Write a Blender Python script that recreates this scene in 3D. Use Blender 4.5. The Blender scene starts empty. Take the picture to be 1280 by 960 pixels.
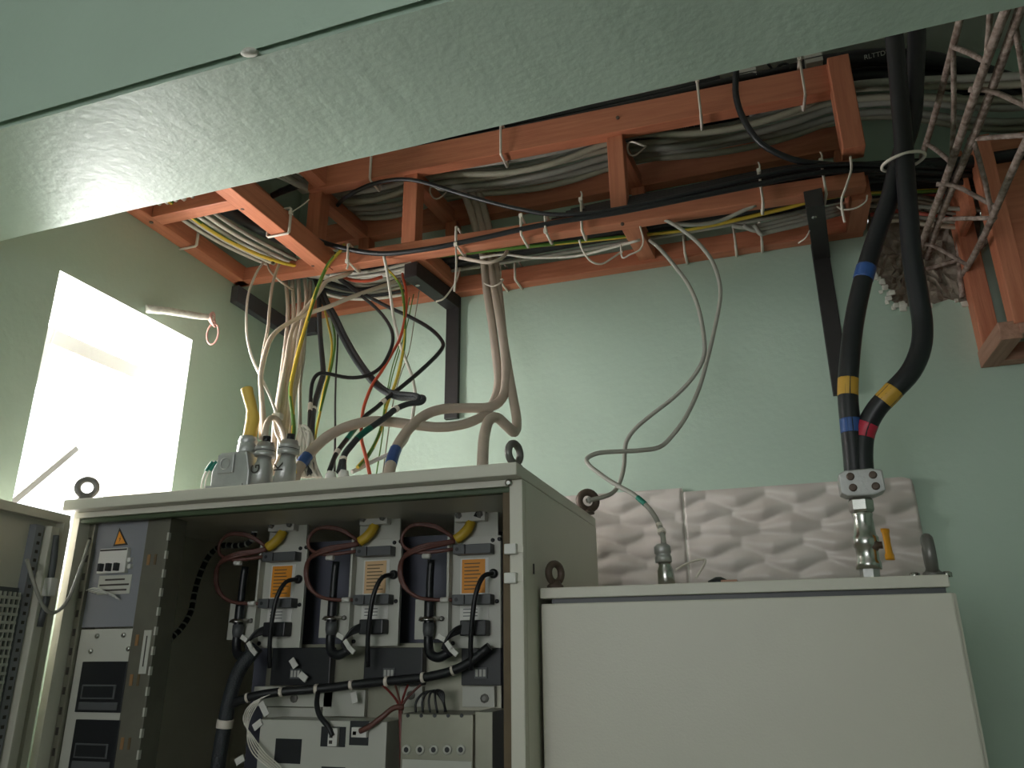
import bpy, bmesh, math, random
from mathutils import Vector, Matrix
random.seed(7)
sc = bpy.context.scene
COL = sc.collection
R = math.radians
# ------------------------------------------------------------------ camera, world, light, exposure
F_PX = 960.0; PITCH, YAW, ROLL = R(19.2), R(18.0), R(-0.5)
CAM = Vector((0, 0, 1.6))
fw = Vector((-math.sin(YAW)*math.cos(PITCH), math.cos(YAW)*math.cos(PITCH), math.sin(PITCH)))
rt = Vector((math.cos(YAW), math.sin(YAW), 0)); up = rt.cross(fw)
rt = rt*math.cos(ROLL) + up*math.sin(ROLL); up = rt.cross(fw)
cd = bpy.data.cameras.new('camera'); cam = bpy.data.objects.new('camera', cd); COL.objects.link(cam)
cd.sensor_width = 36; cd.lens = F_PX*36/1280; cd.clip_start = .02
cam.matrix_world = Matrix(((rt.x, up.x, -fw.x, CAM.x), (rt.y, up.y, -fw.y, CAM.y), (rt.z, up.z, -fw.z, CAM.z), (0, 0, 0, 1)))
sc.camera = cam
w = bpy.data.worlds.new('world'); sc.world = w; w.use_nodes = True
wb = w.node_tree.nodes['Background']; wb.inputs[0].default_value = (.93, .97, 1, 1); wb.inputs[1].default_value = 3.2
def area(name, loc, rot, sx, sy, power, col=(1, 1, 1)):
    l = bpy.data.lights.new(name, 'AREA'); l.shape = 'RECTANGLE'; l.size = sx; l.size_y = sy; l.energy = power; l.color = col
    o = bpy.data.objects.new(name, l); COL.objects.link(o); o.location = loc; o.rotation_euler = rot; return o
area('daylight_side_window', (-2.12, 1.62, 2.2), (0, R(-90), 0), .9, .62, 58, (1, .97, .95))        # daylight entering the side window
area('window_rear_offscreen', (-.75, -2.72, 1.95), (R(90), 0, 0), 1.7, 1.3, 12, (1, .975, .93))      # daylight from the window behind the photographer that lights the cabinet fronts and the beam's face
vs = sc.view_settings
vs.view_transform = 'Standard'; vs.look = 'None'; vs.exposure = 0.2; vs.gamma = 1.0; vs.use_curve_mapping = False

# ------------------------------------------------------------------ helpers
def ray(px, py): return fw + rt*((px-640)/F_PX) + up*((480-py)/F_PX)
def at(px, py, Y):                       # point of the place seen at a pixel, at depth Y
    d = ray(px, py); return CAM + d*((Y-CAM.y)/d.y)
def atz(px, py, Z):
    d = ray(px, py); return CAM + d*((Z-CAM.z)/d.z)
def atx(px, py, X):
    d = ray(px, py); return CAM + d*((X-CAM.x)/d.x)
def V(*a): return Vector(a)

def srgb(r, g, b):
    f = lambda c: ((c/255)/12.92 if c/255 <= .04045 else (((c/255)+.055)/1.055)**2.4)
    return (f(r), f(g), f(b), 1)
MATS = {}
def mat(name, col, rough=.5, metal=0., noise=0., nscale=20., bump=0., bscale=120., stretch=None, col2=None, trans=0., spec=.5):
    if name in MATS: return MATS[name]
    m = bpy.data.materials.new(name); m.use_nodes = True; nt = m.node_tree; b = nt.nodes['Principled BSDF']
    b.inputs['Roughness'].default_value = rough; b.inputs['Metallic'].default_value = metal
    b.inputs['Base Color'].default_value = col; b.inputs['Specular IOR Level'].default_value = spec
    tc = nt.nodes.new('ShaderNodeTexCoord'); mp = nt.nodes.new('ShaderNodeMapping'); nt.links.new(tc.outputs['Object'], mp.inputs[0])
    if stretch: mp.inputs['Scale'].default_value = stretch
    if noise or col2:
        n = nt.nodes.new('ShaderNodeTexNoise'); n.inputs['Scale'].default_value = nscale; n.inputs['Detail'].default_value = 6
        nt.links.new(mp.outputs[0], n.inputs['Vector'])
        cr = nt.nodes.new('ShaderNodeValToRGB'); c2 = col2 or tuple(c*(1-noise) for c in col[:3])+(1,)
        cr.color_ramp.elements[0].position = .35; cr.color_ramp.elements[1].position = .65
        cr.color_ramp.elements[0].color = c2; cr.color_ramp.elements[1].color = col
        nt.links.new(n.outputs['Fac'], cr.inputs[0]); nt.links.new(cr.outputs[0], b.inputs['Base Color'])
    if bump:
        n2 = nt.nodes.new('ShaderNodeTexNoise'); n2.inputs['Scale'].default_value = bscale; n2.inputs['Detail'].default_value = 4
        nt.links.new(mp.outputs[0], n2.inputs['Vector'])
        bp = nt.nodes.new('ShaderNodeBump'); bp.inputs['Strength'].default_value = bump; bp.inputs['Distance'].default_value = .004
        nt.links.new(n2.outputs['Fac'], bp.inputs['Height']); nt.links.new(bp.outputs[0], b.inputs['Normal'])
    MATS[name] = m; return m

M_WALL = mat('green_wall_paint', srgb(184, 204, 188), .5, noise=.05, nscale=3, bump=.25, bscale=45)
M_BEAM = mat('green_beam_paint', srgb(184, 204, 188), .47, noise=.05, nscale=4, bump=.35, bscale=60)
M_CEIL = mat('white_ceiling_paint', srgb(226, 222, 214), .8, noise=.06, nscale=4, bump=.2)
M_FLOOR = mat('grey_floor', srgb(120, 112, 100), .7, noise=.25, nscale=6)
M_PLASTER = mat('raw_plaster', srgb(226, 224, 214), .9, noise=.1, nscale=40, bump=.4)
M_WOOD = mat('brown_painted_wood', srgb(206, 132, 100), .5, noise=.22, nscale=9, bump=.25, bscale=30, stretch=(.6, 9, 9), col2=srgb(192, 116, 86))
M_WOOD2 = mat('bare_brown_wood', srgb(186, 142, 120), .6, noise=.3, nscale=9, bump=.35, bscale=30, stretch=(.6, 9, 9), col2=srgb(164, 120, 100))
M_STEELBLK = mat('black_painted_steel', srgb(44, 40, 40), .5, noise=.2, nscale=30)
M_CAB = mat('beige_powder_coat', srgb(214, 210, 196), .42, noise=.03, nscale=5, bump=.08, bscale=260)
M_CABIN = mat('dark_cabinet_interior', srgb(92, 94, 108), .5, noise=.12, nscale=8)
M_GASK = mat('olive_gasket', srgb(104, 86, 58), .6, noise=.2, nscale=20)
M_GASK2 = mat('green_gasket', srgb(70, 84, 60), .5)
M_GREYP = mat('grey_panel_paint', srgb(138, 140, 146), .45, noise=.05, nscale=8)
M_LTPL = mat('light_plate', srgb(196, 196, 186), .4, noise=.05, nscale=10)
M_ZINC = mat('zinc_plate', srgb(150, 148, 134), .38, .7, noise=.15, nscale=12)
M_STEEL = mat('bright_steel', srgb(200, 198, 194), .25, 1., noise=.1, nscale=30)
M_ALU = mat('cast_aluminium', srgb(190, 190, 188), .42, .6, noise=.1, nscale=40, bump=.2)
M_IRON = mat('grey_eyebolt_steel', srgb(128, 126, 122), .42, .5, noise=.15, nscale=40)
M_IRONB = mat('brown_eyebolt_steel', srgb(100, 84, 74), .5, .3, noise=.2, nscale=40)
M_RUST = mat('rusty_rebar', srgb(178, 160, 150), .85, noise=.4, nscale=60, bump=.8, bscale=180, col2=srgb(124, 104, 94))
M_CONC = mat('broken_concrete', srgb(176, 162, 148), .95, noise=.4, nscale=30, bump=.8, bscale=90, col2=srgb(132, 118, 106))
M_TILE = mat('beige_glazed_tile', srgb(214, 206, 200), .3, noise=.12, nscale=5, col2=srgb(198, 188, 181))
M_BLK = mat('black_cable_sheath', srgb(34, 35, 38), .42, noise=.1, nscale=40)
M_BLK2 = mat('black_corrugated_sheath', srgb(50, 54, 58), .45, bump=.6, bscale=300)
M_BEIGE = mat('beige_cable_sheath', srgb(206, 192, 176), .5, noise=.06, nscale=30)
M_HOSE = mat('beige_hose', srgb(188, 172, 158), .5, noise=.06, nscale=30)
M_WHITE = mat('white_cable_sheath', srgb(226, 220, 210), .45)
M_GREY = mat('grey_cable_sheath', srgb(166, 164, 154), .5, noise=.08, nscale=30)
M_OLIVE = mat('olive_grey_cable', srgb(170, 166, 148), .5, noise=.08, nscale=30)
M_YEL = mat('yellow_sheath', srgb(226, 196, 74), .45)
M_GRN = mat('green_sheath', srgb(96, 140, 56), .45)
M_RED = mat('orange_red_sheath', srgb(214, 92, 62), .45)
M_TIE = mat('white_nylon', srgb(232, 222, 210), .4)
M_BLUE = mat('blue_tape', srgb(52, 88, 150), .4)
M_TEAL = mat('green_tape', srgb(28, 128, 108), .4)
M_YTAPE = mat('yellow_tape', srgb(206, 160, 60), .45)
M_RTAPE = mat('red_tape', srgb(190, 44, 68), .4)
M_YPAD = mat('yellow_rubber', srgb(236, 196, 92), .5)
M_ORANGE = mat('orange_label', srgb(234, 152, 40), .5)
M_PEACH = mat('peach_label', srgb(224, 186, 140), .5)
M_INK = mat('dark_print', srgb(60, 54, 50), .6)
M_INKW = mat('pale_print', srgb(190, 190, 184), .6)
M_BROWN = mat('brown_wire', srgb(104, 66, 58), .45)
M_DKPL = mat('black_plastic', srgb(28, 30, 34), .4)
M_DKGR = mat('dark_grey_plastic', srgb(84, 86, 88), .45)
M_LUGY = mat('yellow_boot', srgb(204, 170, 50), .45)
M_PLAST = mat('white_plastic', srgb(222, 220, 214), .4)
M_PVC = mat('white_window_pvc', srgb(240, 240, 236), .35)
M_REVEAL = mat('white_reveal', srgb(240, 240, 236), .7)  # reveal faces, whiter than the wall around the opening
M_HANDLE = mat('orange_valve_handle', srgb(236, 160, 30), .4)
def glass():
    m = bpy.data.materials.new('window_glass'); m.use_nodes = True; nt = m.node_tree; nt.nodes.remove(nt.nodes['Principled BSDF'])
    o = nt.nodes['Material Output']; t = nt.nodes.new('ShaderNodeBsdfTransparent'); g = nt.nodes.new('ShaderNodeBsdfGlossy'); g.inputs['Roughness'].default_value = .02
    x = nt.nodes.new('ShaderNodeMixShader'); x.inputs[0].default_value = .07
    nt.links.new(t.outputs[0], x.inputs[1]); nt.links.new(g.outputs[0], x.inputs[2]); nt.links.new(x.outputs[0], o.inputs[0]); return m
M_GLASS = glass()

class MB:
    """collects world-space geometry; build() links ONE mesh object"""
    def __init__(s): s.v = []; s.f = []; s.mi = []; s.smooth = []
    def face(s, idx, mi=0, sm=False): s.f.append(tuple(idx)); s.mi.append(mi); s.smooth.append(sm)
    def box(s, a, b, mi=0):
        x0, y0, z0 = a; x1, y1, z1 = b; n = len(s.v)
        s.v += [V(x, y, z) for z in (z0, z1) for y in (y0, y1) for x in (x0, x1)]
        for q in ((0, 2, 3, 1), (4, 5, 7, 6), (0, 1, 5, 4), (2, 6, 7, 3), (0, 4, 6, 2), (1, 3, 7, 5)): s.face([n+i for i in q], mi)
        return s
    def obox(s, M, sx, sy, sz, mi=0):          # box centred on M's origin, along M's axes
        n = len(s.v)
        s.v += [M @ V(x*sx/2, y*sy/2, z*sz/2) for z in (-1, 1) for y in (-1, 1) for x in (-1, 1)]
        for q in ((0, 2, 3, 1), (4, 5, 7, 6), (0, 1, 5, 4), (2, 6, 7, 3), (0, 4, 6, 2), (1, 3, 7, 5)): s.face([n+i for i in q], mi)
        return s
    def prism(s, pts, off, mi=0):              # polygon pts (world), extruded by vector off
        n = len(s.v); k = len(pts); s.v += [Vector(p) for p in pts] + [Vector(p)+off for p in pts]
        s.face(range(n, n+k), mi); s.face(list(range(n+k, n+2*k))[::-1], mi)
        for i in range(k): s.face((n+i, n+k+i, n+k+(i+1) % k, n+(i+1) % k), mi)
        return s
    def lathe(s, p, d, prof, seg=16, mi=0, sm=True):   # prof: (dist along d, radius)
        d = Vector(d).normalized(); a = d.orthogonal().normalized(); b = d.cross(a); n = len(s.v); p = Vector(p)
        for h, r in prof: s.v += [p + d*h + (a*math.cos(2*math.pi*i/seg)+b*math.sin(2*math.pi*i/seg))*r for i in range(seg)]
        for j in range(len(prof)-1):
            for i in range(seg): s.face((n+j*seg+i, n+j*seg+(i+1) % seg, n+(j+1)*seg+(i+1) % seg, n+(j+1)*seg+i), mi, sm)
        s.face(list(range(n, n+seg))[::-1], mi); m = n+(len(prof)-1)*seg; s.face(range(m, m+seg), mi)
        return s
    def tube(s, pts, r, seg=8, mi=0, sub=4, closed=False, stripe=None, flat=1.0, radii=None, twist=.35):
        P = spline(pts, sub, closed); n = len(s.v); N = len(P)
        T = [(P[(i+1) % N]-P[i-1] if closed else P[min(i+1, N-1)]-P[max(i-1, 0)]).normalized() for i in range(N)]
        a = T[0].orthogonal().normalized()
        for i in range(N):
            a = (a - T[i]*a.dot(T[i])).normalized(); b = T[i].cross(a)
            rr = r if not radii else r*radii[min(len(radii)-1, int(i/(N-1)*(len(radii)-1)+.5))]
            s.v += [P[i] + (a*math.cos(2*math.pi*k/seg)*rr + b*math.sin(2*math.pi*k/seg)*rr*flat) for k in range(seg)]
        for i in range(N if closed else N-1):
            j = (i+1) % N
            for k in range(seg):
                mm = mi
                if stripe is not None and (k+int(i*twist)) % seg < seg*.3: mm = stripe
                s.face((n+i*seg+k, n+i*seg+(k+1) % seg, n+j*seg+(k+1) % seg, n+j*seg+k), mm, True)
        if not closed:
            s.face(list(range(n, n+seg))[::-1], mi); m = n+(N-1)*seg; s.face(range(m, m+seg), mi)
        return s
    def torus(s, c, nrm, R_, r, seg=22, ms=10, mi=0):
        nrm = Vector(nrm).normalized(); a = nrm.orthogonal().normalized(); b = nrm.cross(a)
        return s.tube([Vector(c)+(a*math.cos(2*math.pi*i/seg)+b*math.sin(2*math.pi*i/seg))*R_ for i in range(seg)], r, ms, mi, 1, True)
    def text(s, body, p, xdir, ydir, size, mi=0):
        cu = bpy.data.curves.new('txt', 'FONT'); cu.body = body; cu.size = size; cu.align_x = 'CENTER'; cu.align_y = 'CENTER'; cu.extrude = .0004
        o = bpy.data.objects.new('txt', cu); COL.objects.link(o); dg = bpy.context.evaluated_depsgraph_get(); dg.update()
        me = bpy.data.meshes.new_from_object(o.evaluated_get(dg)); x = Vector(xdir).normalized(); y = Vector(ydir).normalized(); z = x.cross(y); n = len(s.v)
        s.v += [Vector(p)+x*v.co.x+y*v.co.y+z*v.co.z for v in me.vertices]
        for q in me.polygons: s.face([n+i for i in q.vertices], mi)
        bpy.data.objects.remove(o); bpy.data.curves.remove(cu); bpy.data.meshes.remove(me); return s
    def build(s, name, mats, parent=None, origin=None, bevel=0., M=None):
        if not isinstance(mats, (list, tuple)): mats = [mats]
        if parent is not None: o0 = Vector((0, 0, 0)); p = parent
        elif origin is None:
            xs = [v.x for v in s.v]; ys = [v.y for v in s.v]; zs = [v.z for v in s.v]
            o0 = V((min(xs)+max(xs))/2, (min(ys)+max(ys))/2, min(zs))
        else: o0 = Vector(origin)
        if parent is not None: o0 = WLOC[parent.name]
        me = bpy.data.meshes.new(name)
        if M is not None: verts = s.v
        else: verts = [v-o0 for v in s.v]
        me.from_pydata([tuple(v) for v in verts], [], s.f)
        for m in mats: me.materials.append(m)
        me.polygons.foreach_set('material_index', s.mi); me.polygons.foreach_set('use_smooth', s.smooth); me.update()
        bm = bmesh.new(); bm.from_mesh(me); bmesh.ops.recalc_face_normals(bm, faces=bm.faces)
        if bevel: bmesh.ops.bevel(bm, geom=list(bm.edges), offset=bevel, segments=2, affect='EDGES', profile=.6)
        bm.to_mesh(me); bm.free()
        o = bpy.data.objects.new(name, me); COL.objects.link(o)
        if parent is not None:
            o.parent = parent; WLOC[o.name] = o0
            if M is not None: o.matrix_basis = Matrix.Translation(-o0) @ M; WLOC[o.name] = None
        else:
            o.location = o0; WLOC[o.name] = o0
            if M is not None: o.matrix_basis = M
        return o
WLOC = {}
def spline(pts, sub=4, closed=False):
    P = [Vector(p) for p in pts]; n = len(P)
    if sub <= 1 or n < 3:
        return P
    out = []
    for i in range(n if closed else n-1):
        p0 = P[i-1] if (i > 0 or closed) else P[0]*2-P[1]; p1 = P[i]; p2 = P[(i+1) % n]
        p3 = P[(i+2) % n] if (i+2 < n or closed) else P[n-1]*2-P[n-2]
        for k in range(sub):
            t = k/sub
            out.append(.5*((2*p1)+(-p0+p2)*t+(2*p0-5*p1+4*p2-p3)*t*t+(-p0+3*p1-3*p2+p3)*t**3))
    if not closed: out.append(P[-1])
    return out
LABELS = {}
def tag(o, label, cat, group=None):
    o['label'] = label; o['category'] = cat
    if group: o['group'] = group
    if label in LABELS and LABELS[label] != (group or ''): print('DUP LABEL', label)
    LABELS[label] = group or o.name
    return o
def thing(name, label, cat, loc, group=None):
    o = bpy.data.objects.new(name, None); COL.objects.link(o); o.location = loc; WLOC[o.name] = Vector(loc); o.empty_display_size = .05
    return tag(o, label, cat, group)
def struct(o): o['kind'] = 'structure'; return o
def beamM(p0, p1, upv=(0, 0, 1)):
    p0 = Vector(p0); p1 = Vector(p1); x = (p1-p0).normalized(); z = Vector(upv); z = (z-x*z.dot(x)).normalized(); y = z.cross(x)
    c = (p0+p1)/2
    return Matrix(((x.x, y.x, z.x, c.x), (x.y, y.y, z.y, c.y), (x.z, y.z, z.z, c.z), (0, 0, 0, 1))), (p1-p0).length
def plank(name, p0, p1, wy, hz, m, parent, upv=(0, 0, 1), bevel=.003):   # timber between two points
    M, L = beamM(p0, p1, upv); b = MB(); b.obox(Matrix.Identity(4), L, wy, hz)
    return b.build(name, m, parent, bevel=bevel, M=M)

# ------------------------------------------------------------------ the room
XL, XR, YB, YR, ZC = -1.71, 2.3, 2.40, -2.6, 3.44
def wall_with_hole(name, outer, inner, m, nrm, depth):
    """flat wall polygon with a polygon hole, thickness depth along nrm (away from room)"""
    bm = bmesh.new(); es = []
    for loop in (outer, inner):
        vs_ = [bm.verts.new(p) for p in loop]
        es += [bm.edges.new((vs_[i], vs_[(i+1) % len(vs_)])) for i in range(len(vs_))]
    bmesh.ops.triangle_fill(bm, use_beauty=True, edges=es, normal=nrm)
    r = bmesh.ops.extrude_face_region(bm, geom=list(bm.faces))
    bmesh.ops.translate(bm, verts=[g for g in r['geom'] if isinstance(g, bmesh.types.BMVert)], vec=Vector(nrm)*depth)
    bmesh.ops.recalc_face_normals(bm, faces=bm.faces)
    me = bpy.data.meshes.new(name); bm.to_mesh(me); bm.free()
    for mm in (m if isinstance(m, list) else [m]): me.materials.append(mm)
    o = bpy.data.objects.new(name, me); COL.objects.link(o); WLOC[o.name] = V(0, 0, 0); return struct(o)
struct(MB().box((XL-.4, YR-.3, -.1), (XR+.3, YB+.4, 0)).build('floor', M_FLOOR, origin=(0, 0, 0)))
struct(MB().box((XL-.4, YR-.3, ZC), (XR+.3, YB+.4, ZC+.12)).build('ceiling', M_CEIL, origin=(0, 0, 0)))
# back wall with the broken-out hole
hole_px = [(1088, 236), (1120, 226), (1160, 220), (1200, 224), (1228, 236), (1226, 290), (1214, 345), (1214, 374), (1200, 378), (1186, 374), (1168, 380), (1150, 376),
           (1136, 383), (1120, 380), (1110, 372), (1114, 362), (1102, 358), (1096, 344), (1092, 330), (1088, 306), (1084, 286), (1086, 262)]
hole = [at(x, y, YB) for x, y in hole_px]
wb_ = wall_with_hole('wall_back', [V(XL-.35, YB, 0), V(XR+.2, YB, 0), V(XR+.2, YB, ZC), V(XL-.35, YB, ZC)], hole, M_WALL, (0, 1, 0), .14)
# rough concrete inside the hole
b = MB(); hc = sum(hole, Vector())/len(hole); RN = 9; NH = len(hole)*2
ring0 = []
for i, p in enumerate(hole): ring0 += [p, (p+hole[(i+1) % len(hole)])/2]
for j in range(RN+1):
    for i, p in enumerate(ring0):
        t = j/RN; q = hc.lerp(p, t*1.02 if j == RN else t)
        q = q + V(0, .012+.03*math.cos(t*1.5)*(.6+.4*random.random())+random.uniform(-.012, .012), 0) + V(random.uniform(-.006, .006), 0, random.uniform(-.006, .006))*(j > 0)
        if j == RN: q.y = YB+.012+random.uniform(-.006, .004)
        b.v.append(q)
for j in range(RN):
    for i in range(NH): b.face((j*NH+i, j*NH+(i+1) % NH, (j+1)*NH+(i+1) % NH, (j+1)*NH+i))
b.build('broken_concrete', M_CONC, wb_)
for i in range(26):                                                     # chipped plaster crumbs round the hole's lower lip
    k = random.randint(7, 18); p = hole[k].lerp(hole[k+1], random.random()) + V(random.uniform(-.012, .012), -.004, random.uniform(-.02, .004))
    q = MB(); rr = random.uniform(.006, .016)
    q.v = [p+V(random.uniform(.5, 1)*rr*dx, random.uniform(.2, .8)*rr*dy, random.uniform(.5, 1)*rr*dz) for dx in (-1, 1) for dy in (-1, .3) for dz in (-1, 1)]
    for fc in ((0, 1, 3, 2), (4, 6, 7, 5), (0, 4, 5, 1), (2, 3, 7, 6), (0, 2, 6, 4), (1, 5, 7, 3)): q.face(fc)
    q.build('plaster_chip', M_PLASTER, wb_, bevel=rr*.3)
# embossed panels behind the closed cabinet
def emboss_panel(x0, x1, z0, z1, rc):
    nx, nz = 130, 90; b = MB(); Yp = YB-.012
    def hgt(x, z):
        best = 0.
        for k in range(-1, 2):
            row = math.floor(z/.048)+k
            for q in range(-1, 2):
                cx = (math.floor(x/.17)+q+.5+.5*(row % 2)+.10*math.sin(row*2.3))*.17; cz = (row+.5)*.048
                u = (x-cx)/.115; v = (z-cz+.006*math.sin(x*33+row))/.040
                best = max(best, (1-min(1, abs(u)**1.3+abs(v)**1.3))*(1-.7*v))
        return .018*best
    for j in range(nz+1):
        for i in range(nx+1):
            x = x0+(x1-x0)*i/nx; z = z0+(z1-z0)*j/nz
            e = min(x-x0, x1-x, z1-z)
            y = Yp - (hgt(x, z) if e > .004 else .001)
            dx, dz = x-(x1-rc), z-(z1-rc)
            if rc and dx > 0 and dz > 0 and math.hypot(dx, dz) > rc:
                s_ = rc/math.hypot(dx, dz); x = x1-rc+dx*s_; z = z1-rc+dz*s_
            b.v.append(V(x, y, z))
    for j in range(nz):
        for i in range(nx): b.face((j*(nx+1)+i, j*(nx+1)+i+1, (j+1)*(nx+1)+i+1, (j+1)*(nx+1)+i), 0, True)
    n = len(b.v); b.box((x0+.004, Yp, z0), (x1-max(rc, .004), YB+.001, z1-.004)); b.box((x0+.02, Yp, z0), (x1-.002, YB+.001, z1-max(rc, .004)))
    return b.build('tile', M_TILE, wb_)
xj = at(853, 612, YB).x; zt = at(853, 611, YB).z
emboss_panel(at(640, 616, YB).x, xj-.0012, 1.45, zt, 0); emboss_panel(xj+.0012, at(1140, 600, YB).x, 1.45, zt-.012, .03)
q = at(1069, 343, YB); MB().lathe(V(q.x, YB+.001, q.z), (0, -1, 0), [(0, .004), (.002, .004)], 8).build('screw_hole', M_INK, wb_)
MB().box((xj-.0025, YB-.014, 1.45), (xj+.0025, YB, zt-.004)).build('grout_joint', M_PLASTER, wb_)
# left wall with window opening
wz0, wz1, wy0, wy1 = 1.75, 2.57, 1.37, 1.885
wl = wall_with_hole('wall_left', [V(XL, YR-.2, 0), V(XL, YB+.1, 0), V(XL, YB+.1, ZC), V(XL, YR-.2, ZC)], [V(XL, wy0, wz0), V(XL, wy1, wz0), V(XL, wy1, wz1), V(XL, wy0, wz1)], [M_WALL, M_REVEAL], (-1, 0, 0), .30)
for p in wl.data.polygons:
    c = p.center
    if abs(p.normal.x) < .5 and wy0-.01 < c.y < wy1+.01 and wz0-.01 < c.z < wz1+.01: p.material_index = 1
win = bpy.data.objects.new('window_1', None); COL.objects.link(win); win.location = (XL-.2, (wy0+wy1)/2, wz0); WLOC[win.name] = Vector(win.location); struct(win)
xo, xi = XL-.245, XL-.195
b = MB()
for (a, c) in (((xo, wy0, wz0), (xi, wy0+.05, wz1)), ((xo, wy1-.05, wz0), (xi, wy1, wz1)), ((xo, wy0+.05, wz1-.05), (xi, wy1-.05, wz1)), ((xo, wy0+.05, wz0), (xi, wy1-.05, wz0+.05))): b.box(a, c)
b.build('window_frame', M_PVC, win, bevel=.004)
# tilted-open sash, hinged along its bottom edge
sash = MB(); tilt = R(9); zb = wz0+.055; hh = wz1-wz0-.16
Ms = Matrix.Translation(V(xi-.02, (wy0+wy1)/2, zb)) @ Matrix.Rotation(tilt, 4, 'Y')
ww = wy1-wy0-.11
for (cy, cz, sy, sz) in ((-ww/2+.022, hh/2, .044, hh), (ww/2-.022, hh/2, .044, hh), (0, hh-.022, ww-.088, .044), (0, .022, ww-.088, .044)):
    sash.obox(Ms @ Matrix.Translation(V(0, cy, cz)), .034, sy, sz)
so = sash.build('sash', M_PVC, win, bevel=.003)
MB().obox(Ms @ Matrix.Translation(V(0, 0, hh/2)), .006, ww-.08, hh-.08).build('pane', M_GLASS, so)
plank('window_stay', V(xi+.03, wy0+.06, 1.90), V(xi+.03, wy0+.30, 2.17), .008, .018, mat('grey_stay', srgb(120, 120, 116), .5), win)
struct(MB().box((XR, YR-.3, 0), (XR+.2, YB+.3, ZC)).build('wall_right', M_WALL, origin=(0, 0, 0)))
# rear wall with a big window behind the photographer
rx0, rx1, rz0, rz1 = -1.6, .1, 1.25, 2.65
wr = wall_with_hole('wall_rear', [V(XL-.3, YR, 0), V(XR+.2, YR, 0), V(XR+.2, YR, ZC), V(XL-.3, YR, ZC)], [V(rx0, YR, rz0), V(rx1, YR, rz0), V(rx1, YR, rz1), V(rx0, YR, rz1)], M_WALL, (0, -1, 0), .1)
w2 = bpy.data.objects.new('window_2', None); COL.objects.link(w2); w2.location = ((rx0+rx1)/2, YR-.05, rz0); WLOC[w2.name] = Vector(w2.location); struct(w2)
b = MB(); 
for (a, c) in (((rx0, YR-.07, rz0), (rx0+.06, YR-.02, rz1)), ((rx1-.06, YR-.07, rz0), (rx1, YR-.02, rz1)), ((rx0, YR-.07, rz1-.06), (rx1, YR-.02, rz1)), ((rx0, YR-.07, rz0), (rx1, YR-.02, rz0+.06)), ((-.78, YR-.07, rz0), (-.72, YR-.02, rz1))): b.box(a, c)
b.build('window_frame', M_PVC, w2)
# ceiling beam crossing in front
BZ, BY0, BY1 = 2.55, .855, 1.19
nb = 60; b = MB()
for i in range(nb+1):
    x = XL-.02+(XR+.04-XL)*i/nb; w1 = .004*math.sin(x*7)+.003*math.sin(x*17+1); w2_ = .004*math.sin(x*5+2)+.002*math.sin(x*23)
    zz = BZ+.0116*(x+1.7)
    b.v += [V(x, BY0+.012, ZC+.01), V(x, BY0, zz+.05), V(x, BY0+w1*.5, zz+.005+w1*.4), V(x, BY0+.005+w1*.3, zz+.022), V(x, BY0+.010+w1*.3, zz+.022), V(x, BY0+.012+w1*.3, zz+w1*.2), V(x, BY1-.012, zz+w2_*.3), V(x, BY1-.002+w2_*.4, zz+.012), V(x, BY1, zz+.06), V(x, BY1, ZC+.01)]
for i in range(nb):
    for k in range(10): b.face((i*10+k, i*10+(k+1) % 10, (i+1)*10+(k+1) % 10, (i+1)*10+k), 0, False)
b.face(range(0, 10)); b.face(range(nb*10, nb*10+10))
bo = struct(b.build('ceiling_beam', M_BEAM, origin=(0, 0, 0)))
pc = atz(318, 71, BZ+.01)                                               # chipped spot on the beam's edge
b = MB(); b.lathe(V(pc.x, BY0-.002, BZ+.008), (0, .5, -1), [(-.006, .010), (0, .016), (.004, .012), (.006, .006)], 9); b.build('plaster_chip', M_PLASTER, bo)

# ------------------------------------------------------------------ closed cabinet
c2x0, c2x1, c2y, c2z = -.442, .293, 1.55, 1.72
cab2 = thing('electrical_cabinet', 'closed beige electrical cabinet standing right of the open one', 'cabinet', ((c2x0+c2x1)/2, 1.85, 0))
MB().box((c2x0+.004, c2y, .08), (c2x1+.011, 2.16, c2z-.03)).build('body', M_CAB, cab2, bevel=.004)
MB().box((c2x0, c2y-.02, c2z-.021), (c2x1, 2.17, c2z)).build('roof', M_CAB, cab2, bevel=.002)
MB().box((c2x0+.02, c2y-.004, c2z-.032), (c2x1-.005, 2.14, c2z-.020)).build('roof_gasket', M_DKGR, cab2)
MB().box((c2x0+.002, c2y-.022, .10), (c2x1+.001, c2y-.002, c2z-.031)).build('door', M_CAB, cab2, bevel=.003)
MB().box((c2x0+.02, c2y+.01, 0), (c2x1-.02, 2.14, .08)).build('plinth', M_DKGR, cab2)
def eye_bolt(parent, p, ang, m, Rr=.0205, r=.0078):
    b = MB(); p = Vector(p)
    b.lathe(p, (0, 0, 1), [(0, .017), (.006, .017), (.010, .012), (.016, .010)], 14)
    b.torus(p+V(0, 0, .012+Rr), (math.cos(ang), math.sin(ang), 0), Rr, r)
    return b.build('eye_bolt', m, parent)
eye_bolt(cab2, (at(694, 728, 1.565).x, 1.565, c2z), R(-28), M_IRONB, .019, .0075)
rb = eye_bolt(cab2, (at(1160, 705, 1.60).x, 1.57, c2z), R(-8), M_IRON, .027, .0105)
for dx in (-.026, .026): MB().lathe((at(1160, 705, 1.60).x+dx, 1.595, c2z), (0, 0, 1), [(0, .009), (.008, .009), (.010, .006)], 6).build('bolt_head', M_STEEL, cab2)
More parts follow.
